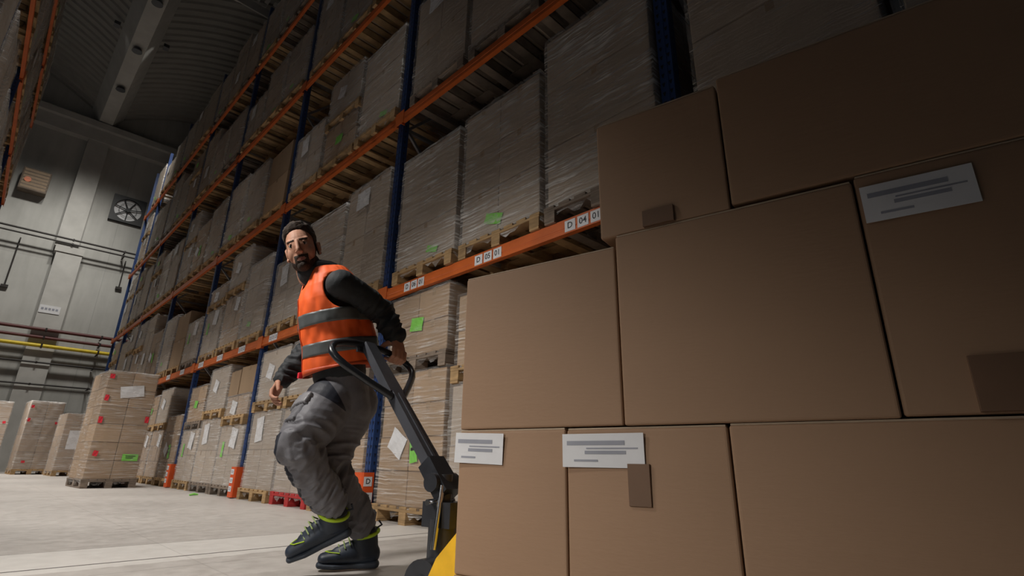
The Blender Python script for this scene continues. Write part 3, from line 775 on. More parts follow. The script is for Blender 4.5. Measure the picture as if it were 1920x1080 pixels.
for sg in (-1, 1):
    a = MB(); a.cyl((sg*.055, .395, .085), (sg*.105, .395, .085), .085, 24); a.cyl((sg*.05, .395, .085), (sg*.11, .395, .085), .035, 16); a.build('steering_wheel', 'black_steel', t)
a = MB()
PR = [(.0, .06), (.24, .06), (.26, .10), (.20, .21), (.08, .33), (.0, .33)]
a.prism(PR, 0, -.25, -.22); a.prism(PR, 0, .22, .25)
a.prism([(.0, .18), (.25, .09), (.265, .12), (.20, .22), (.08, .34), (.0, .34)], 0, -.22, .22); a.build('chassis', 'yellow_paint', t)
for sg in (-1, 1):
    a = MB(); a.mm((sg*.185-.08, -1.45, .045), (sg*.185+.08, .06, .085)); a.mm((sg*.185-.08, -1.45, .02), (sg*.185-.07, .02, .06)); a.mm((sg*.185+.07, -1.45, .02), (sg*.185+.08, .02, .06)); a.build('fork', 'yellow_paint', t)
    a = MB(); a.cyl((sg*.185-.035, -1.0, .038), (sg*.185+.035, -1.0, .038), .038, 16); a.build('load_roller', 'black_steel', t)
# pallet on the forks
p0 = T(0, 0, 0)
tp = thing('wooden_pallet', 'pallet raised on the forks under the big brown cartons', 'pallet', T(0, 0, .062), TA, 'wooden pallets under the loads')
PL = 1.60
a = MB()
for i in range(5): a.cbox((-.34+.17*i, -PL/2, .133), (.12, PL, .022), .003)
a.build('deck', 'wood', tp)
for x in (-.35, 0, .35):
    for y in (-.07, -PL/2, -PL+.07): a = MB(); a.cbox((x, y, .083), (.1, .14, .078), .004); a.build('block', 'wood', tp)
    a = MB(); a.cbox((x, -PL/2, .033), (.1, PL, .022), .003); a.build('skid', 'wood', tp)
ZB = .207
def big_carton(label, a0, a1, z0, z1, tape=(), sheet=None, jog=0.0, dep=.78):
    """front face on lat=-0.4; a0..a1 metres back from the pallet's front edge"""
    w_, h_ = a1-a0, z1-z0
    o = thing('big_carton', label, 'carton', T(-.4+dep/2+jog, -(a0+a1)/2, z0), TA, 'big brown cartons on the pallet truck')
    a = MB(); bm = bmesh.new(); bmesh.ops.create_cube(bm, size=1)
    for v in bm.verts: v.co = Vector((v.co.x*dep, v.co.y*w_, (v.co.z+.5)*h_))
    bmesh.ops.bevel(bm, geom=list(bm.edges), offset=.007, segments=3, affect='EDGES', profile=.6)
    bmesh.ops.subdivide_edges(bm, edges=[e for e in bm.edges if e.calc_length() > .1], cuts=7, use_grid_fill=True)
    for v in bm.verts:      # board bellies out a little between its edges
        u_, k_ = (v.co.y/w_)*2, (v.co.z/h_)*2-1
        if v.co.x < -dep*.4: v.co.x -= .006*(1-u_*u_)*(1-k_*k_)
    me = bpy.data.meshes.new('body'); bm.to_mesh(me); bm.free(); me.materials.append(MATS['carton_near'])
    put_mesh('body', me, o)
    # top flaps: double board edge along the top of the face
    a = MB(); a.cbox((0, 0, h_+.0015), (dep-.004, w_-.006, .005), .0022); a.build('top_flap', 'carton_edge', o)
    for (ty0, ty1, tz0, tz1) in tape:
        a = MB(); a.cbox((-dep/2-.0045, (ty0+ty1)/2, (tz0+tz1)/2), (.012, abs(ty1-ty0), abs(tz1-tz0)), .001); a.build('tape', 'tape_brown', o)
    if sheet:
        sy, sz, sw, sh, an = sheet
        a = MB(); R = Matrix.Rotation(an, 4, 'X')
        a.box((-dep/2-.0075, sy, sz), (.0015, sw, sh), 0, R)
        for (dy, dz, ww, hh) in ((-.08, .22, .72, .13), (.04, -.06, .5, .10), (-.2, -.30, .3, .06), (.12, .06, .62, .04)):
            q = R @ Vector((0, -dy*sw, dz*sh)); a.box((-dep/2-.0085, sy+q.y, sz+q.z), (.001, sw*ww, sh*hh), 1, R)
        a.build('shipping_label', ['paper', 'ink_pale'], o)
    return o
# in each carton's own frame y runs towards the worker: y = centre - distance back
def yy(a0, a1, b): return (a0+a1)/2-b
r1 = [(0, .362), (.366, .772), (.776, 1.60)]
big_carton('big brown carton with white label at the bottom left of the truck load', *r1[0], ZB, .592, sheet=(yy(*r1[0], .078), .385-.048, .175, .085, .03))
big_carton('big brown carton with white label and dark tape, middle of the bottom row', *r1[1], ZB, .590, tape=((yy(*r1[1], .535), yy(*r1[1], .59), .205, .30),), sheet=(yy(*r1[1], .468), .383-.052, .222, .082, .0))
big_carton('plain big brown carton at the right end of the bottom row', *r1[2], ZB, .592)
r2 = [(0, .526), (.531, 1.094), (1.098, 1.62)]
big_carton('tall brown carton at the left end of the middle row', *r2[0], .598, 1.080)
big_carton('widest brown carton in the centre of the middle row', *r2[1], .597, 1.108, jog=-.004)
big_carton('brown carton with white label at the right of the middle row', *r2[2], .600, 1.118, tape=((yy(*r2[2], 1.21), yy(*r2[2], 1.30), .004, .105),), sheet=(yy(*r2[2], 1.20), .445, .19, .085, .0))
r3 = [(.486, .838), (.842, 1.60)]
big_carton('dark brown carton at the left end of the top row', *r3[0], 1.113, 1.488, tape=((yy(*r3[0], .615), yy(*r3[0], .70), .004, .05),))
big_carton('dark brown carton at the right of the top row', *r3[1], 1.124, 1.506)

# ------------------------------------------------------------------ the worker
_pr = np.random.RandomState(3); _tab = _pr.rand(4096)
def vnoise(p):
    """smooth value noise, p is (n,3); result about -1..1"""
    i = np.floor(p).astype(np.int64); f = p-i; f = f*f*(3-2*f); out = 0
    for dx in (0, 1):
        for dy in (0, 1):
            for dz in (0, 1):
                hsh = ((i[:, 0]+dx)*374761 ^ (i[:, 1]+dy)*668265 ^ (i[:, 2]+dz)*2147483) & 4095
                w_ = (f[:, 0] if dx else 1-f[:, 0])*(f[:, 1] if dy else 1-f[:, 1])*(f[:, 2] if dz else 1-f[:, 2])
                out = out+w_*_tab[hsh]
    return out*2-1
def V(*a): return Vector(a)
def ell_tube(s, pts, ra, rb, side, n=24, dome=4, mi=0, capk=1.0):
    """closed tapering tube of elliptical rings; ra along `side`, rb across it"""
    pts = [Vector(p) for p in pts]; k = len(pts); side = Vector(side)
    secs = []
    for i in range(k):
        tg = (pts[min(i+1, k-1)]-pts[max(i-1, 0)]).normalized()
        x = (side-tg*side.dot(tg)).normalized(); y = tg.cross(x)
        secs.append((pts[i], ra[i], rb[i], x, y, tg))
    full = []
    p, A, B, x, y, tg = secs[0]; h = min(A, B)*capk
    for j in range(dome, 0, -1):
        an = j/(dome+.35)*PI/2; full.append((p-tg*h*math.sin(an), A*math.cos(an), B*math.cos(an), x, y))
    for q in secs: full.append(q[:5])
    p, A, B, x, y, tg = secs[-1]; h = min(A, B)*capk
    for j in range(1, dome+1):
        an = j/(dome+.35)*PI/2; full.append((p+tg*h*math.sin(an), A*math.cos(an), B*math.cos(an), x, y))
    vs = [q[0]+q[3]*(q[1]*math.cos(2*PI*j/n))+q[4]*(q[2]*math.sin(2*PI*j/n)) for q in full for j in range(n)]
    fs = []
    for i in range(len(full)-1):
        for j in range(n): fs.append((i*n+j, i*n+(j+1) % n, (i+1)*n+(j+1) % n, (i+1)*n+j))
    fs.append(list(range(n))[::-1]); fs.append([(len(full)-1)*n+j for j in range(n)])
    s.add(vs, fs, mi, True)
def cap(s, a, b, r0, r1=None, n=14):
    r1 = r0 if r1 is None else r1; a, b = Vector(a), Vector(b); d = (b-a)
    side = d.cross(V(.3, .5, .81)); side = side if side.length > 1e-4 else V(1, 0, 0)
    ell_tube(s, [a, b], [r0, r1], [r0, r1], side, n)
def chain(s, pts, rs, n=18):
    for i in range(len(pts)-1): cap(s, pts[i], pts[i+1], rs[i], rs[i+1], n)
def ellipsoid(s, c, r, R=None, n=20, m_=12):
    vs = []; c = Vector(c)
    for i in range(1, m_):
        th_ = PI*i/m_
        for j in range(n):
            p = V(r[0]*math.sin(th_)*math.cos(2*PI*j/n), r[1]*math.sin(th_)*math.sin(2*PI*j/n), r[2]*math.cos(th_))
            vs.append((R @ p if R is not None else p)+c)
    fs = [(i*n+j, (i+1)*n+j, (i+1)*n+(j+1) % n, i*n+(j+1) % n) for i in range(m_-2) for j in range(n)]
    fs.append(list(range(n))); fs.append([(m_-2)*n+j for j in range(n)][::-1])
    s.add(vs, fs, 0, True)
def blob(s, voxel, smooth):
    """melts overlapping shapes into one continuous skin; returns a mesh"""
    me = bpy.data.meshes.new('raw'); me.from_pydata(s.v, [], s.f)
    bm = bmesh.new(); bm.from_mesh(me); bmesh.ops.recalc_face_normals(bm, faces=bm.faces); bm.to_mesh(me); bm.free()
    o = bpy.data.objects.new('raw', me); COL.objects.link(o)
    md = o.modifiers.new('r', 'REMESH'); md.mode = 'VOXEL'; md.voxel_size = voxel; md.use_smooth_shade = True
    if smooth:
        ms = o.modifiers.new('s', 'SMOOTH'); ms.factor = .5; ms.iterations = smooth
    bpy.context.view_layer.update()
    out = bpy.data.meshes.new_from_object(o.evaluated_get(bpy.context.evaluated_depsgraph_get()))
    bpy.data.objects.remove(o); bpy.data.meshes.remove(me); return out
def getv(me):
    a = np.empty(len(me.vertices)*3, np.float32); me.vertices.foreach_get('co', a); return a.reshape(-1, 3).astype(float)
def getn(me):
    a = np.empty(len(me.vertices)*3, np.float32); me.vertices.foreach_get('normal', a); return a.reshape(-1, 3).astype(float)
def setv(me, v): me.vertices.foreach_set('co', v.astype(np.float32).ravel()); me.update()
def finish(me, name, mats, parent):
    me.name = name; me.materials.clear()
    for m_ in ([mats] if isinstance(mats, str) else mats): me.materials.append(MATS[m_])
    me.polygons.foreach_set('use_smooth', [True]*len(me.polygons))
    o = bpy.data.objects.new(name, me); COL.objects.link(o)
    if parent: o.parent = parent; o.matrix_parent_inverse = Matrix.Translation(-parent.location)
    return o
def setmat(me, mask_v, idx):
    for p in me.polygons:
        if all(mask_v[i] for i in p.vertices): p.material_index = idx
def shell(me, off, name, mat, parent):
    """lifts the vertices with off > 0 out of a skin as a thin covering of its own"""
    v = getv(me); n = getn(me); keep = off > 0
    idx = -np.ones(len(v), int); fs = []
    for p in me.polygons:
        q = list(p.vertices)
        if keep[q].any(): fs.append(q)
    used = sorted({i for f in fs for i in f}); idx[used] = np.arange(len(used))
    vv = v[used]+n[used]*np.where(keep[used], off[used], -.002)[:, None]
    nm = bpy.data.meshes.new(name); nm.from_pydata(vv.tolist(), [], [[int(idx[i]) for i in f] for f in fs])
    return finish(nm, name, mat, parent)
def along(v, segs):
    """nearest limb segment of each vertex: arc length, unit offset, distance"""
    best = np.full(len(v), 9.0); S = np.zeros(len(v)); rad = np.zeros_like(v); cum = 0
    for a_, b_ in segs:
        a_, b_ = np.array(a_), np.array(b_); d = b_-a_; L_ = np.linalg.norm(d)
        t_ = np.clip(((v-a_)@d)/L_**2, 0, 1); q = v-(a_+t_[:, None]*d); dist = np.linalg.norm(q, axis=1)
        m_ = dist < best; best[m_] = dist[m_]; S[m_] = cum+t_[m_]*L_; rad[m_] = q[m_]; cum += L_
    return S, rad/np.maximum(best, 1e-6)[:, None], best
def fw(az): return V(math.sin(math.radians(az)), math.cos(math.radians(az)), 0)
def lf(az): f_ = fw(az); return V(-f_.y, f_.x, 0)

worker = thing('person', 'man in orange high-visibility vest and grey work trousers striding and pulling the loop handle', 'person', (1.40, 2.56, 0))
# --- skeleton
TAZ = -77
P0, NK = at(641, 737, 2.66), at(612, 500, 2.77)
AX = (NK-P0).normalized(); TL = lf(TAZ); TL = (TL-AX*TL.dot(AX)).normalized(); TF = TL.cross(AX)
SCN = NK-AX*.135
LS, RS = SCN+TL*.186-TF*.01, SCN-TL*.180+TF*.02
def BAR(lat): return T(lat, .940-.45*lat*lat, 1.038-.75*lat*lat)
tA, tL = (T(0, 1, 0)-T(0, 0, 0)), (T(1, 0, 0)-T(0, 0, 0)); UP = V(0, 0, 1)
HL = .168
LW = BAR(HL)+UP*.085-tA*.012
LE = at(716, 584, 2.74)
RE, RW = at(592, 640, 2.98), at(527, 716, 2.82)
LH, RH = at(618, 755, 2.56), at(663, 757, 2.70)
LK, LA = at(556, 838, 2.31), at(630, 962, 2.42)
RK, RA = at(614, 868, 2.50), at(688, 1000, 2.60)
# --- head frame
HC = at(567, 469, 2.74); HS = 1.14; HX = .90
tc_ = (CAM-HC); tc_.z = 0; tc_.normalize()
HF = (tc_*math.cos(math.radians(15))-_r*math.sin(math.radians(15))); HF.z = -.10; HF.normalize()
HU = UP-HF*HF.z; HU.normalize(); HLf = HU.cross(HF)          # HLf: towards his left ear
ro = math.radians(-20); HU, HLf = HU*math.cos(ro)+HLf*math.sin(ro), HLf*math.cos(ro)-HU*math.sin(ro)
def Hd(x, y, z): return HC+(HLf*(x*HX)+HF*y+HU*z)*HS
HR = Matrix((HLf, HF, HU)).transposed()
def he(s, c, r): ellipsoid(s, Hd(*c), [r[0]*HS*HX, r[1]*HS, r[2]*HS], HR, 22, 14)
def hc(s, a_, b_, r0, r1=None): cap(s, Hd(*a_), Hd(*b_), r0*HS, (r0 if r1 is None else r1)*HS, 12)
b = MB()
he(b, (0, -.018, .040), (.074, .094, .078)); he(b, (0, .022, .0), (.066, .070, .095)); he(b, (0, .036, -.055), (.055, .053, .058))
he(b, (0, .058, -.093), (.030, .030, .022)); he(b, (.034, .016, -.062), (.027, .050, .034)); he(b, (-.034, .016, -.062), (.027, .050, .034))
hc(b, (0, .086, .020), (0, .106, -.028), .0075, .0100); he(b, (0, .105, -.033), (.011, .011, .009)); he(b, (.010, .097, -.036), (.009, .011, .007)); he(b, (-.010, .097, -.036), (.009, .011, .007))
hc(b, (-.044, .066, .027), (-.012, .081, .024), .0105, .009); hc(b, (.044, .066, .027), (.012, .081, .024), .0105, .009)
he(b, (.036, .048, -.030), (.030, .030, .042)); he(b, (-.036, .048, -.030), (.030, .030, .042))
hc(b, (-.019, .079, -.062), (.019, .079, -.062), .0062); hc(b, (-.016, .079, -.071), (.016, .079, -.071), .0070); hc(b, (0, .084, -.061), (0, .084, -.070), .005)
for sg in (-1, 1):
    he(b, (sg*.076, -.014, -.004), (.009, .020, .033)); hc(b, (sg*.083, -.024, .022), (sg*.081, -.026, -.012), .006); hc(b, (sg*.078, -.008, -.03), (sg*.078, -.002, -.034), .008)
hc(b, (0, -.030, -.06), (0, -.04, -.12), .056, .058); cap(b, Hd(0, -.035, -.09), NK-AX*.05, .060, .065)
# torso and limbs under the clothes, one skin
ell_tube(b, [P0-AX*.04, P0+AX*.12, P0+AX*.3, P0+AX*.44, NK-AX*.08], [.12, .115, .12, .12, .06], [.09, .085, .09, .075, .055], TL)
chain(b, [LS, LE, LW], [.052, .042, .030]); chain(b, [RS, RE, RW], [.052, .042, .030])
chain(b, [LH, LK, LA], [.080, .055, .034]); chain(b, [RH, RK, RA], [.080, .055, .034])
# left hand hooked round the grip bar from the truck's side
def hookdir(lat, a_, u_): return BAR(lat)+tA*a_+UP*u_
ell_tube(b, [LW, LW*.5+(hookdir(HL, -.030, .030))*.5, hookdir(HL, -.034, .022)], [.030, .041, .043], [.021, .017, .014], tL, 18)
for k, (dl, sc_) in enumerate(((-.035, .96), (-.012, 1.04), (.011, 1.0), (.033, .86))):
    l_ = HL+dl; r_ = (.0098, .0102, .0098, .0088)[k]
    p1 = hookdir(l_, -.038-.002*(k == 1), .020); p2 = hookdir(l_+.001, -.040*sc_-.003, -.018*sc_); p3 = hookdir(l_, -.012, -.036*sc_); p4 = hookdir(l_-.001, .018*sc_, -.026*sc_)
    chain(b, [p1, p2, p3, p4], [r_*1.14, r_*1.06, r_, r_*.9], 12)
th0 = LW-UP*.018-tL*.022+tA*.006; th1 = hookdir(HL-.048, .014, .040); th2 = hookdir(HL-.062, .030, .016); th3 = hookdir(HL-.058, .032, -.012)
chain(b, [th0, th1, th2, th3], [.017, .0135, .0115, .0095], 12)
# right hand, loosely curled, swinging ahead
rd = (RW-RE).normalized(); rs_ = (TL-rd*TL.dot(rd)).normalized(); rn = rd.cross(rs_)      # rs_: towards the camera side
rc = at(508, 748, 2.73); rd2 = (rc-RW).normalized()
kx = (at(492, 762, 2.66)-at(520, 768, 2.80)).normalized()
kx = (kx-rd2*kx.dot(rd2)).normalized(); kn = rd2.cross(kx)
if kn.dot(_r) > 0: pass
ell_tube(b, [RW, RW+rd2*.045, RW+rd2*.085], [.028, .040, .042], [.022, .017, .014], kx, 18)
cu = -1 if kn.dot(UP) > 0 else 1
for k, (dx, ln) in enumerate(((.034, .92), (.012, 1.0), (-.011, .95), (-.032, .78))):
    q0 = RW+rd2*.084+kx*dx; bend = .25+.12*k
    q1 = q0+(rd2*math.cos(.35)+kn*cu*math.sin(.35))*.042*ln; q2 = q1+(rd2*math.cos(.95+bend*.3)+kn*cu*math.sin(.95+bend*.3))*.027*ln; q3 = q2+(rd2*math.cos(1.5+bend*.3)+kn*cu*math.sin(1.5+bend*.3))*.021*ln
    chain(b, [q0, q1, q2, q3], [.0108, .0098, .009, .008], 12)
q0 = RW+rd2*.022+kx*.022; q1 = q0+(rd2*.62+kx*.6+kn*cu*.5).normalized()*.042; q2 = q1+(rd2*.85+kx*.2+kn*cu*.5).normalized()*.032; q3 = q2+(rd2*.9-kx*.05+kn*cu*.5).normalized()*.024
chain(b, [q0, q1, q2, q3], [.016, .0125, .011, .009], 12)
bodym = blob(b, .0034, 3)
body = finish(bodym, 'body', 'face_skin', worker)
bv = getv(bodym)
hv = (bv-np.array(HC)) @ np.array(HR) / HS / np.array([HX, 1, 1])           # head coordinates of every body vertex
inh = np.linalg.norm(hv, axis=1) < .17
lipd = np.where(inh & (hv[:, 1] > .05), np.clip(1.6-1.6*((hv[:, 0]/.024)**2+((hv[:, 2]+.0665)/.0105)**2), 0, 1), 0)
bodym.attributes.new('lip', 'FLOAT', 'POINT').data.foreach_set('value', lipd.astype(np.float32))
# beard, hair, eyebrows
nz = vnoise(hv*90)
x, y, z = np.abs(hv[:, 0]), hv[:, 1], hv[:, 2]
mouth = ((hv[:, 0]/.0215)**2+((z+.0665)/.0085)**2) < 1
chk = z < (-.040-.045*np.clip((y-.02)/.06, 0, 1)+.045*np.clip((.03-y)/.05, 0, 1))
must = (z < -.047) & (x < .034) & (y > .06)
jaw = inh & (z > -.125) & (y > -.025) & (chk | must) & ~mouth & ((y > .0) | (z > -.07)) & (x < .074)
shell(bodym, np.where(jaw, .0017+.0008*nz, -1), 'beard', 'hair', worker)
zl = np.interp(y, [-.11, -.05, -.02, .005, .02, .045, .075, .1], [-.065, -.06, -.045, -.03, .035, .070, .094, .098])
ear_ = (x > .074) & (y > -.040) & (y < .022) & (z > -.05) & (z < .036)
zl = zl+.005*vnoise(hv*60)
hairm = inh & (z > zl) & ~ear_ & ~((y > -.02) & (y < .02) & (z < .03) & (x < .05))
up_ = np.clip((z-.045)/.055, 0, 1)
hoff = np.where(hairm, 0.003+.027*up_*(.75+.45*np.clip(y/.08, -1, 1))+.004*nz*(.3+up_), -1)
hoff = np.where(hairm, np.minimum(hoff, .0025+np.maximum(z-zl, 0)*.9), -1)
shell(bodym, hoff, 'hair', 'hair', worker)
brow = inh & (z > .019) & (z < .0275-.12*np.maximum(x-.034, 0)) & (x > .012) & (x < .050) & (y > .055)
shell(bodym, np.where(brow, .0009, -1), 'eyebrow', 'hair', worker)
for sg in (-1, 1):
    a = MB(); ellipsoid(a, Hd(sg*.030, .0705, .004), [.0135*HS]*3, HR, 16, 10)
    e = a.build('eye', 'eye_white', worker); e.matrix_parent_inverse = Matrix.Translation(-worker.location)
    a = MB(); d_ = (CAM+V(-.7, .3, .1)-Hd(sg*.030, .0705, .004)).normalized()
    a2 = Hd(sg*.030, .0705, .004); a.cyl(a2+d_*.010*HS, a2+d_*.0140*HS, .0070*HS, 14)
    i_ = a.build('iris', 'iris', e); i_.matrix_parent_inverse = Matrix.Translation(-worker.location) @ Matrix.Identity(4)
    i_.matrix_parent_inverse = e.matrix_world.inverted() if False else Matrix.Identity(4)
    i_.location = (0, 0, 0)
    for (z0, th_) in ((.0125, .0062), (-.0085, .005)):
        pass
a = MB()
for sg in (-1, 1):
    hc(a, (sg*.017, .075, .0115), (sg*.030, .0800, .0125), .0056); hc(a, (sg*.030, .0800, .0125), (sg*.044, .071, .0095), .0056, .0045)
    hc(a, (sg*.019, .077, -.0075), (sg*.031, .0785, -.0095), .0036); hc(a, (sg*.031, .0785, -.0095), (sg*.043, .071, -.0055), .0036)
finish(blob(a, .0022, 1), 'eyelid', 'skin', worker)

# --- jacket (torso, two sleeves, collar in one skin)
b = MB()
ell_tube(b, [P0+AX*.09, P0+AX*.13, P0+AX*.2, P0+AX*.36, P0+AX*.48, P0+AX*.55, NK-AX*.035], [.152, .152, .148, .152, .145, .105, .066], [.128, .128, .122, .120, .108, .085, .064], TL, 32)
def limb(s, pts, rs, n=22):
    for i in range(len(pts)-1): cap(s, pts[i], pts[i+1], rs[i], rs[i+1], n)
LCU = LE.lerp(LW, .86); RCU = RE.lerp(RW, .92)
limb(b, [LS-AX*.008, LS.lerp(LE, .5), LE, LE.lerp(LW, .5), LCU], [.074, .071, .066, .060, .050])
limb(b, [RS, RS.lerp(RE, .5), RE, RE.lerp(RW, .5), RCU], [.082, .072, .064, .056, .046])
cap(b, NK-AX*.05, NK.lerp(Hd(0, -.012, -.115), .80), .082, .076)
jm = blob(b, .006, 4)
v = getv(jm); n = getn(jm)
segs = [(LS, LE), (LE, LCU)]; S1, R1, D1 = along(v, segs); S2, R2, D2 = along(v, [(RS, RE), (RE, RCU)])
S = np.where(D1 < D2, S1, S2); Rr = np.where((D1 < D2)[:, None], R1, R2); D = np.minimum(D1, D2)
q = np.stack([S*34+Rr[:, 0]*1.0, Rr[:, 1]*1.0+S*6, Rr[:, 2]*1.0], 1)
amt = np.clip((.12-D)/.04, 0, 1)*np.clip((S-.05)/.15, .25, 1)
fold = 1-np.abs(vnoise(q+5)); fold2 = vnoise(q*2.1+17)
v = v+n*(amt*((.014+.012*np.clip((S-.16)/.12, 0, 1))*(fold-.62)+.0045*fold2)+(1-amt)*.004*vnoise(v*14))[:, None]
setv(jm, v); finish(jm, 'jacket', 'jacket', worker)
dd = (LW-LE).normalized()
for p_, d_, r_ in ((LCU, dd, .050), (RCU, (RW-RE).normalized(), .047)):
    a = MB(); a.tube([p_+d_*.0, p_+d_*.012, p_+d_*.034, p_+d_*.040], [r_-.004, r_, r_-.003, r_-.012], 22)
    c_ = a.build('cuff', 'jacket', worker); c_.matrix_parent_inverse = Matrix.Translation(-worker.location)
# --- vest: surface over the torso, cut at armholes, neck and hem
HEM, TOP = .125, .65
def vsec(s_):
    ks = [-.02, .05, .2, .36, .48, .55, .60, .63, .655]; A_ = [.185, .185, .180, .184, .190, .180, .155, .122, .088]; B_ = [.190, .188, .182, .172, .158, .140, .118, .102, .088]
    return np.interp(s_, ks, A_), np.interp(s_, ks, B_)
def VS(s_, ph, off=0.0):
    A_, B_ = vsec(s_); c, s1 = math.cos(ph), math.sin(ph)
    p = np.array([[s_*7+2, c*2.2+4, s1*2.2]]); wr = .012*float(vnoise(p)[0])+.006*float(vnoise(p*2.7+9)[0])
    drape = .010*math.sin(ph*5+s_*6)*max(0, (.30-s_)/.3)
    c0 = P0+AX*s_-TF*(.022*min(1, max(0, (.5-s_)/.3)))
    return c0+TL*((A_+wr+drape+off)*c)+TF*((B_+wr+drape+off)*s1)
def patch(s0, s1, ns, npn, off, keep=None, ph0=0.0, ph1=2*PI, hemwave=0.0):
    a = MB(); closed = abs(ph1-ph0-2*PI) < 1e-6
    for i in range(ns+1):
        for j in range(npn+(0 if closed else 1)):
            s_ = s0+(s1-s0)*i/ns; ph = ph0+(ph1-ph0)*j/npn
            a.v.append(tuple(VS(s_+hemwave*math.sin(ph*2+1)*(1-i/ns), ph, off)))
    w_ = npn+(0 if closed else 1)
    for i in range(ns):
        for j in range(npn):
            f = [i*w_+j, i*w_+(j+1) % w_, (i+1)*w_+(j+1) % w_, (i+1)*w_+j]
            c = sum((Vector(a.v[k]) for k in f), Vector())/4
            if keep is None or keep(c): a.f.append(f); a.m.append(0); a.sm.append(True)
    return a
def vkeep(c):
    for Sh, d_ in ((LS, TL), (RS, -TL)):
        q = c-Sh
        if q.dot(d_) > -.035 and math.hypot(q.dot(TF)+.012, q.dot(AX)*.84+.020) < .094: return False
    q = c-(NK-AX*.01)
    if q.length < .090: return False
    q = c-(NK+TF*.10-AX*.03)
    if math.hypot(q.dot(TL), q.dot(AX)*.62) < .062 and q.dot(TF) > -.1: return False
    return True
def solid(o, th_):
    m_ = o.modifiers.new('thickness', 'SOLIDIFY'); m_.thickness = th_; m_.offset = 0; return o
def pinv(o): o.matrix_parent_inverse = Matrix.Translation(-worker.location); return o
def smooth_rim(o, its):
    bm = bmesh.new(); bm.from_mesh(o.data); bmesh.ops.delete(bm, geom=[v for v in bm.verts if not v.link_faces], context='VERTS')
    rim = [(v, [e.other_vert(v) for e in v.link_edges if e.is_boundary]) for v in bm.verts if v.is_boundary]
    for _ in range(its):
        new = [(v, (v.co*2+sum((q.co for q in nb), Vector()))/(2+len(nb))) for v, nb in rim]
        for v, c in new: v.co = c
    bm.to_mesh(o.data); bm.free(); return o
vest = solid(smooth_rim(pinv(patch(HEM, TOP, 110, 200, 0.0, vkeep, hemwave=.012).build('vest', 'vest_orange', worker)), 60), .005)
for s0, s1 in ((.345, .408), (.195, .258)):
    o = solid(patch(s0, s1, 6, 120, .0045, lambda c: (c-LS).length > .11).build('reflective_band', 'reflective', vest), .003)
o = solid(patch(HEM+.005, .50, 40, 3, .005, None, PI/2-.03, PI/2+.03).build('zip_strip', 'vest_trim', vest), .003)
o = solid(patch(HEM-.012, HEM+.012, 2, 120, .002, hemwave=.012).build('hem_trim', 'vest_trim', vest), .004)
a = MB(); zp = VS(HEM-.008, PI/2, .012); a.cbox(zp, (.022, .022, .03), .004); pinv(a.build('zip_pull', 'red_tape', worker))
# --- trousers
b = MB()
ell_tube(b, [P0-AX*.085, P0-AX*.02, P0+AX*.10], [.150, .155, .145], [.135, .135, .122], TL, 28)
limb(b, [LH, LH.lerp(LK, .5), LK], [.122, .110, .086]); limb(b, [LK, LK.lerp(LA, .45), LK.lerp(LA, .80)], [.087, .080, .078])
limb(b, [RH, RH.lerp(RK, .5), RK], [.122, .108, .088]); limb(b, [RK, RK.lerp(RA, .45), RK.lerp(RA, .84)], [.084, .076, .070])
tm = blob(b, .0065, 5)
v = getv(tm); n = getn(tm)
S1, R1, D1 = along(v, [(LH, LK), (LK, LA)]); S2, R2, D2 = along(v, [(RH, RK), (RK, RA)])
isL = D1 < D2; S = np.where(isL, S1, S2); Rr = np.where(isL[:, None], R1, R2)
q = np.stack([S*19+Rr[:, 0]*1.1, Rr[:, 1]*1.0+S*5, Rr[:, 2]*1.0+isL*7], 1)
fold = 1-np.abs(vnoise(q)); amt = np.clip(S/.25, .25, 1.0)
q2 = np.stack([S*46+Rr[:, 0]*2.0, Rr[:, 1]*1.8+S*16, Rr[:, 2]*1.8+isL*3], 1); kneeb = .35+.65*np.exp(-((S-.34)/.10)**2)+.65*np.exp(-((S-.62)/.10)**2)
v = v+n*(amt*(.026*(fold-.65)+.010*kneeb*(1-np.abs(vnoise(q2))*2.2)))[:, None]
setv(tm, v)
v = getv(tm)
tr = finish(tm, 'trousers', 'trouser_cloth', worker)
kd = np.array((LK-LH).normalized()); sh = np.array((LA-LK).normalized()); imgl = -np.array(_r)
front = Rr@imgl
pr = (v-np.array(P0))
KL = (LK-LH).length
shin = np.minimum(np.minimum((S-(KL-.01))/.03, (KL+.30-S)/.03), (front-.55-.25*np.maximum(S-KL-.12, 0))/.10)*isL
aa, ff_, ll = pr@np.array(AX), pr@np.array(TF), pr@np.array(TL)
waist = np.minimum(np.minimum((aa-.015-.9*(ff_-.16))/.02, (ff_-.075-.35*(aa-.02))/.02), (ll-.0)/.02)
waist = np.maximum(waist, (aa-.085)/.02)
pan = np.clip(.5+.5*np.maximum(np.where(isL, shin, -1), waist), 0, 1)
tm.attributes.new('panel', 'FLOAT', 'POINT').data.foreach_set('value', pan.astype(np.float32))
near = np.array(tc_)
pdir = (near*.9+imgl)/np.linalg.norm(near*.9+imgl)
pk = isL & (S > .085) & (S < .23) & (Rr@pdir > .70)
shell(tm, np.where(pk, .009, -1), 'cargo_pocket', 'trouser_grey', worker)
pk = isL & (S > .075) & (S < .135) & (Rr@pdir > .66)
shell(tm, np.where(pk, .017, -1), 'pocket_flap', 'pocket_grey', worker)
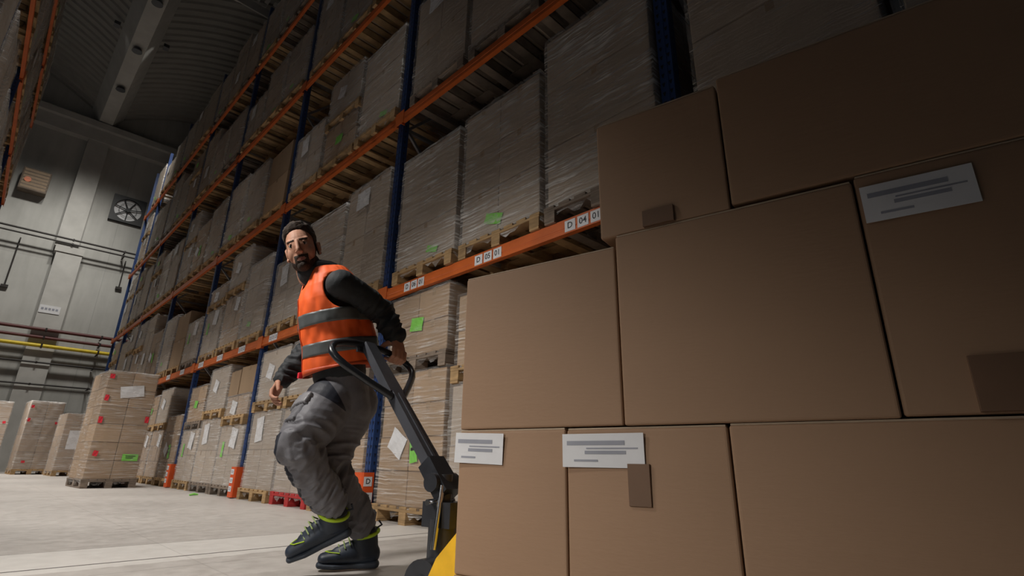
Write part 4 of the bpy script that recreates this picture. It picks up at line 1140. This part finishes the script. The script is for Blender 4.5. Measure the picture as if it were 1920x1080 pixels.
# --- boots
def boot(heel, toe, ankle, top):
    X = (toe-heel).normalized(); Z = (ankle-heel); Z = (Z-X*Z.dot(X)).normalized(); Y = Z.cross(X); o0 = heel+X*.07*1.04
    def B(p): return o0+(X*p[0]+Y*p[1]+Z*p[2])*1.04
    root = MB()
    ell_tube(root, [B((-.030, 0, .066)), B((.05, 0, .066)), B((.13, 0, .055)), B((.19, 0, .048))], [.037, .041, .048, .042], [.048, .048, .036, .028], Y, 22)
    ld = (top-B((0, 0, .09))).normalized(); ell_tube(root, [B((.0, 0, .06)), B((0, 0, .09)).lerp(top, .3), top], [.046, .050, .056], [.058, .058, .060], Y, 22, capk=.2)
    cap(root, B((.06, 0, .095)), B((.13, 0, .072)), .034, .028)
    bt = finish(blob(root, .005, 3), 'boot', 'boot_black', worker)
    s_ = MB(); ell_tube(s_, [B((-.045, 0, .022)), B((.02, 0, .020)), B((.06, 0, .020)), B((.14, 0, .017)), B((.205, 0, .022))], [.039, .036, .036, .050, .040], [.022, .019, .018, .017, .017], Y, 22)
    finish(blob(s_, .005, 2), 'sole', 'sole_black', bt).matrix_parent_inverse = Matrix.Identity(4)
    lx = (X-ld*X.dot(ld)).normalized(); ly = ld.cross(lx)
    c = MB(); c.tube([top-ld*.012+lx*(.064*math.cos(2*PI*i/24))+ly*(.060*math.sin(2*PI*i/24)) for i in range(24)], .009, 8, closed=True); c.build('collar', 'lime', bt)
    l_ = MB()
    for i in range(5):
        t_ = i/4; px_, pz_ = .045+.085*t_, .162-.058*t_
        l_.tube([B((px_-.012, -.034, pz_-.026)), B((px_, 0, pz_+.002)), B((px_-.012, .034, pz_-.026))], .0034, 6)
    l_.build('laces', 'lace', bt)
    c = MB(); c.tube([top-lx*.055, top-lx*.082+ld*.012, top-lx*.070+ld*.035], .005, 6); c.build('pull_loop', 'boot_black', bt)
    tp_ = MB(); tp_.tube([B((.12, -.043, .075)), B((.165, -.030, .078)), B((.185, 0, .078)), B((.165, .030, .078)), B((.12, .043, .075))], .0025, 6); tp_.build('piping', 'lime', bt)
    return bt
LT, LHL = at(543, 1058, 2.36), at(664, 1002, 2.44)
boot(LHL, LHL+(LT-LHL).normalized()*.3, LA+V(0, 0, .06), LA+(LK-LA).normalized()*.015)
RHL = V(1.583, 2.500, .002); RTO = V(1.335, 2.640, .004)
boot(RHL, RHL+(RTO-RHL).normalized()*.3, RHL+V(0, 0, .15), RA+(RK-RA).normalized()*.02)
print('bones', 'LuA', (LE-LS).length, 'LfA', (LW-LE).length, 'RuA', (RE-RS).length, 'RfA', (RW-RE).length, 'Lth', (LK-LH).length, 'Lsh', (LA-LK).length, 'Rth', (RK-RH).length, 'Rsh', (RA-RK).length, 'LAz', LA.z, 'RA', RA, 'LT', LT.z, LHL.z, 'verts', len(bodym.vertices), len(tm.vertices))
for ch in list(worker.children_recursive):
    if ch.parent != worker: ch.matrix_parent_inverse = Matrix.Identity(4)

print('panel', pan.min(), pan.max(), (pan>.5).sum(), (shin>0).sum(), (waist>0).sum())
